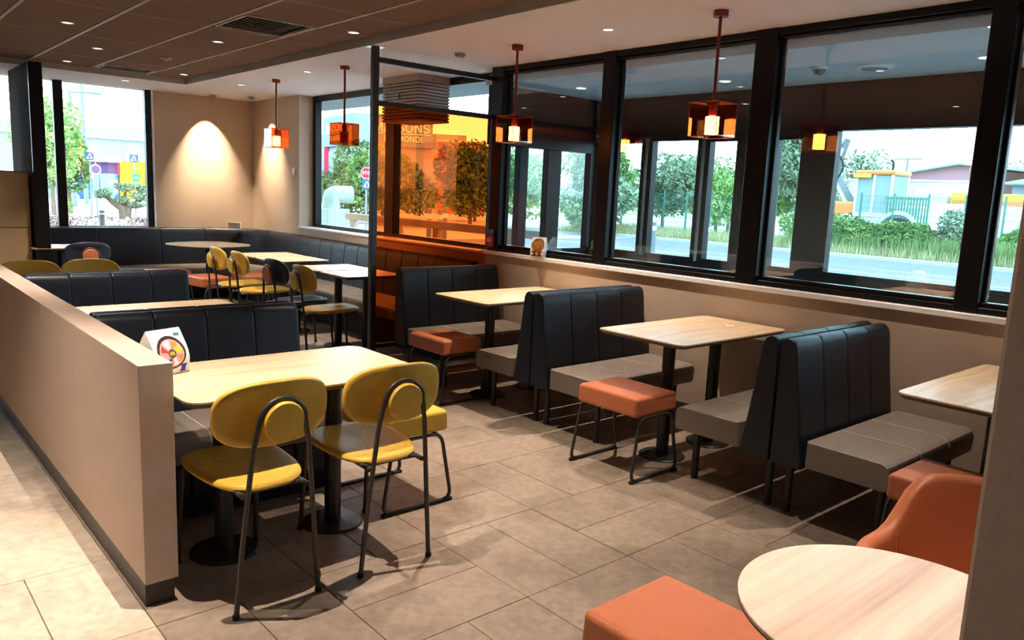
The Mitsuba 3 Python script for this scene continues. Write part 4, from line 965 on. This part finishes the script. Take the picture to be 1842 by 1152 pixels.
car('van', 'white and red works van behind the green bush', 36.2, 12.3, 160, 'white_body', 4.8, 1.8, 1.95, True, stripes, 'van')
t = thing('tipper_truck', 'yellow tipper truck behind the white car', 'truck'); part(t, 'tipper_body', cbox(40, 42, 11.0, 14.5, 1.35, 2.4, .04), 'yellow_body'); part(t, 'tailboard', cbox(39.9, 40, 11.1, 14.4, 1.5, 2.1, .03), 'orange_body'); part(t, 'chassis', box(40.2, 41.8, 11.2, 15.8, .7, 1.3), 'galvanised', False); part(t, 'cab', rbox(40, 42, 14.7, 16.2, .9, 2.5, .12), 'white_body')
for y in (11.9, 15.4): wheel(t, 40.3, y, .42 + GZ, .48, .3)
t = thing('red_building', 'pinkish red shed with a sloping roof far beyond the excavator', 'building')
def xz_gable(prof, x0, x1): m = extr(Polygon(prof), x1 - x0); v = m.vertices.copy(); m.vertices = np.stack([v[:, 2] + x0, v[:, 0], v[:, 1]], 1); return m
part(t, 'wall', xz_gable([(25.5, GZ), (33.5, GZ), (33.5, 4.95), (28.5, 5.85), (25.5, 5.45)], 80, 92), 'brick_red', False)
part(t, 'roof', xz_gable([(18, 4.75), (28.5, 5.85), (34, 4.85), (34, 5.0), (28.5, 6.0), (18, 4.9)], 79.2, 92.5), 'pale_clad', False)
for y in (18.6, 21.5): part(t, 'post', box(80, 80.2, y, y + .2, GZ, 4.8), 'shed_grey', False)
t = thing('grey_shed', 'grey metal shed at the right edge behind the yellow truck', 'building'); part(t, 'wall', box(62, 70, 12, 18.6, GZ, 3.6), 'shed_grey', False); part(t, 'roof', hull([(61.5, 11.5, 3.6), (70.5, 11.5, 3.6), (61.5, 18.9, 3.6), (70.5, 18.9, 3.6), (66, 15.2, 4.8)], .1), 'pale_clad')
t = thing('lamp_post', 'thin twin armed lamp post far behind the trailer', 'lamp post', 'street lamps'); part(t, 'mast', lathe([(.09, 0), (.06, 5)], 10, (55.4, 23.1, GZ)), 'galvanised'); part(t, 'arm', tube([(55.4, 22.2, 4.9), (55.4, 24.0, 4.9)], .05, 6), 'galvanised')
tree('tree', 'distant tree behind the red shed roof', 95, 27, 7.4, 3.2, 'leaf_olive', 75, n=1200)

# corner store with a sign on both faces, beyond the far window
CS = np.array([32.75, 57.3]); UR = np.array([5.3, -3.37]) / np.hypot(5.3, 3.37); UL = np.array([1.05, 6.0]); UL = UL / np.hypot(*UL)


def face(o, u, n):
    """boxes on a wall face: u along it, n outwards"""
    f = lambda a, v, z: np.array([*(o + u * a + n * v), z])
    return f, (lambda a0, a1, v0, v1, z0, z1: trimesh.convex.convex_hull(np.array([f(a, v, z) for a in (a0, a1) for v in (v0, v1) for z in (z0, z1)])))


FR, BR = face(CS, UR, np.array([UR[1], -UR[0]])); FL, BL = face(CS, UL, np.array([-UL[1], UL[0]]))
t = thing('furniture_store', 'pale corner store with blue grey fascia signs beyond the far window', 'building')
part(t, 'wall', tm(*(lambda q: (np.vstack([np.c_[q, np.full(len(q), GZ)], np.c_[q, np.full(len(q), 6.0)]]), [(i, (i + 1) % 4, (i + 1) % 4 + 4) for i in range(4)] + [(i, (i + 1) % 4 + 4, i + 4) for i in range(4)] + [(4, 5, 6), (4, 6, 7)]))(np.array([CS, CS + UR * 9, CS + UR * 9 + UL * 26, CS + UL * 26]))), 'pale_clad', False)
part(t, 'fascia', BR(-.3, 6.2, 0, .3, 4.8, 7.3), 'shop_blue', False); part(t, 'side_fascia', BL(-.3, 7.5, 0, .3, 4.8, 7.3), 'shop_blue', False)
for key, f, bx, u3, st, sgn in (('', FR, BR, UR, 1.35, 1), ('side_', FL, BL, -UL, 6.6, -1)):
    u3 = np.array([*u3, 0]); e = lambda a: st + sgn * a
    part(t, key + 'sign_lettering', text_on('MAISONS', .70, f(e(0), .31, 5.98), u3, (0, 0, 1), .05), 'sign_white', False)
    part(t, key + 'sign_rule', bx(*sorted((e(0), e(4.7))), .3, .36, 5.80, 5.87), 'sign_white', False)
    part(t, key + 'sign_subtitle', text_on('DU MONDE', .44, f(e(.9), .31, 5.22), u3, (0, 0, 1), .05), 'sign_white', False)
for k in range(7):
    u = .4 + k * 2.2; part(t, 'shop_window', BL(u, u + 1.9, .0, .08, .2, 2.3), 'shop_blue', False)
    part(t, 'upper_window', BL(u, u + 1.9, .0, .08, 2.5, 4.4), 'pale_clad', False)
    if k in (2, 4): part(t, 'red_pillar', BL(u + 1.92, u + 2.18, 0, .4, GZ, 4.8), 'shop_red', False)
for k in range(4): part(t, 'front_window', BR(.3 + k * 1.5, 1.6 + k * 1.5, 0, .08, .2, 2.6), 'shop_blue', False)
OS = np.array([32.0, 44.75]); US = np.array([2.7, -2.0]) / np.hypot(2.7, 2.0); FS, BS = face(OS, US, np.array([US[1], -US[0]]))
t = thing('red_store', 'red fronted store seen at the right through the orange glass', 'building')
part(t, 'wall', BS(0, 3.2, -6, 0, GZ, 4.75), 'shop_orange', False); part(t, 'parapet', BS(-.1, 3.3, -6, .1, 4.75, 4.88), 'cream', False); part(t, 'window_band', BS(.3, 2.9, 0, .06, .3, 2.2), 'shop_blue', False); part(t, 'sign_board', BS(1.8, 3.0, .0, .08, 3.6, 3.95), 'cream', False)
t = thing('billboard', 'red and blue roadside board seen in the first porch pane', 'billboard'); OB = np.array([32.1, 31.6]); UB = np.array([.75, -.8]) / np.hypot(.75, .8); FB_, BB = face(OB, UB, np.array([UB[1], -UB[0]]))
part(t, 'red_panel', BB(0, 1.5, 0, .1, 3.1, 3.95), 'shop_red', False); part(t, 'blue_panel', BB(0, 1.5, 0, .1, 3.95, 4.5), 'shop_blue', False); part(t, 'post', BB(.65, .85, -.1, 0, GZ, 4.2), 'galvanised', False)
tree('tree', 'hedge tree before the red store, seen through the orange glass', 26.5, 33.5, 4.0, 2.3, 'leaf_green', 77, low=.05)

# signs near the far window


def octagon(r): return [(r * math.cos(math.pi / 8 + k * math.pi / 4), r * math.sin(math.pi / 8 + k * math.pi / 4)) for k in range(8)]


def sign_frame(x, y, z, ang, pts, th): # plate in a vertical plane facing the viewer
    m = extr(Polygon(pts), th); v = m.vertices.copy(); a = math.radians(ang); u = np.array([math.cos(a), math.sin(a), 0]); n = np.array([math.sin(a), -math.cos(a), 0])
    m.vertices = np.array([x, y, z]) + v[:, :1] * u + v[:, 1:2] * np.array([0, 0, 1]) + v[:, 2:3] * n; return m


t = thing('stop_sign', 'red octagonal stop sign beyond the far window', 'road sign'); sx_, sy_, an = 11.18, 18.95, -30
a = math.radians(an); nn = np.array([math.sin(a), -math.cos(a), 0]); uu = np.array([math.cos(a), math.sin(a), 0])
part(t, 'pole', lathe([(.03, 0), (.03, 2.1)], 10, (sx_ - nn[0] * .04, sy_ - nn[1] * .04, GZ)), 'galvanised')
part(t, 'border', sign_frame(sx_, sy_, 1.86, an, octagon(.17), .01), 'sign_white'); part(t, 'plate', sign_frame(sx_ + nn[0] * .008, sy_ + nn[1] * .008, 1.86, an, octagon(.15), .006), 'sign_red')
part(t, 'lettering', text_on('STOP', .075, np.array([sx_, sy_, 1.825]) + nn * .015 - uu * .125, uu, (0, 0, 1), .003), 'sign_white', False)


def ped_sign(x, y, z, an, lb, s=.2, pole=True, zb=GZ):
    t = thing('crossing_sign', lb, 'road sign', 'blue pedestrian crossing signs'); a = math.radians(an); nn = np.array([math.sin(a), -math.cos(a)])
    part(t, 'plate', sign_frame(x, y, z, an, [(-s, -s), (s, -s), (s, s), (-s, s)], .01), 'sign_blue', False); part(t, 'triangle', sign_frame(x + nn[0] * .012, y + nn[1] * .012, z, an, [(-s * .75, -s * .65), (s * .75, -s * .65), (0, s * .75)], .004), 'sign_white', False)
    part(t, 'figure', sign_frame(x + nn[0] * .018, y + nn[1] * .018, z, an, [(-s * .12, -s * .55), (s * .2, -s * .55), (s * .1, 0), (s * .06, s * .3), (-s * .1, s * .3), (-s * .14, 0)], .003), 'ink_dark', False)
    if pole: part(t, 'pole', lathe([(.03, 0), (.03, z - zb)], 10, (x - nn[0] * .03, y - nn[1] * .03, zb)), 'galvanised')


ped_sign(11.19, 18.95, 1.56, -30, 'blue crossing sign just under the stop sign', .13, False)
ped_sign(7.83, 34.1, 2.2, -13, 'blue crossing sign left in the back window', .15); ped_sign(9.33, 33.7, 2.2, -15, 'blue crossing sign right in the back window, over the olive tree', .15)
t = thing('no_entry_sign', 'round purple red road sign between the two crossing signs', 'road sign'); part(t, 'pole', lathe([(.03, 0), (.03, 2.2)], 10, (8.02, 34.05, GZ)), 'galvanised'); part(t, 'rim', sign_frame(8.0, 34.0, 1.70, -13, superell(.2, .2, 2, 28), .01), 'sign_white'); part(t, 'disc', sign_frame(8.0, 33.98, 1.70, -13, superell(.15, .15, 2, 28), .006), 'shop_purple')
t = thing('direction_sign', 'small green direction sign above the olive tree', 'road sign'); part(t, 'plate', sign_frame(9.38, 33.66, 1.45, -15, [(-.13, -.14), (.13, -.14), (.13, .14), (-.13, .14)], .01), 'sign_green'); part(t, 'arrow', sign_frame(9.38, 33.64, 1.45, -15, [(-.08, -.03), (.08, -.03), (.08, .03), (-.08, .03)], .004), 'sign_white'); part(t, 'lower_plate', sign_frame(9.38, 33.66, 1.15, -15, [(-.13, -.06), (.13, -.06), (.13, .06), (-.13, .06)], .01), 'sign_green')
car('car', 'white car parked beside the stop sign', 21.5, 37.0, 150, 'white_body')
for x, y, h, lb in ((9.35, 44, 5.6, 'street lamp left in the back window'), (10.97, 48.8, 7.6, 'taller street lamp in the middle of the back window')):
    t = thing('lamp_post', lb, 'lamp post', 'street lamps'); part(t, 'mast', lathe([(.13, 0), (.08, h)], 12, (x, y, GZ)), 'galvanised'); part(t, 'arm', tube([(x - .1, y, h + GZ - .05), (x + 1.0, y - .2, h + GZ)], [.05, .04], 8), 'galvanised'); part(t, 'lantern', cbox(x + .8, x + 1.4, y - .35, y - .1, h + GZ - .06, h + GZ + .06, .03), 'galvanised')
# shopping building behind the back window
t = thing('shopping_building', 'long pale building with yellow panels beyond the back window', 'building')
part(t, 'wall', box(8, 30, 58.5, 75, GZ, 4.6), 'pale_clad', False); part(t, 'parapet', box(7.9, 30.1, 58.3, 58.6, 3.9, 4.05), 'cream', False); part(t, 'canopy', box(11.5, 15.2, 57.8, 58.5, 2.35, 2.75), 'cream', False)
part(t, 'entrance', box(12.6, 15.2, 58.3, 58.52, 1.6, 2.35), 'shop_purple', False)
for x in (10.6, 11.7, 12.8, 13.95): part(t, 'mural_panel', box(x, x + 1.1, 58.2, 58.52, GZ, 1.6), 'mural_blue', False)
part(t, 'red_strip', box(15.05, 15.2, 58.15, 58.5, 1.5, 2.4), 'shop_red', False)
for i, x in enumerate((15.2, 16.85, 18.5, 20.2)):
    for z0, z1 in ((GZ, 1.55), (1.57, 2.5)): part(t, 'yellow_panel', box(x + .01, x + 1.63, 58.3, 58.5, z0, z1), 'shop_yellow', False)
part(t, 'doorway', box(16.95, 18.2, 58.25, 58.32, GZ, 1.45), 'cream', False)
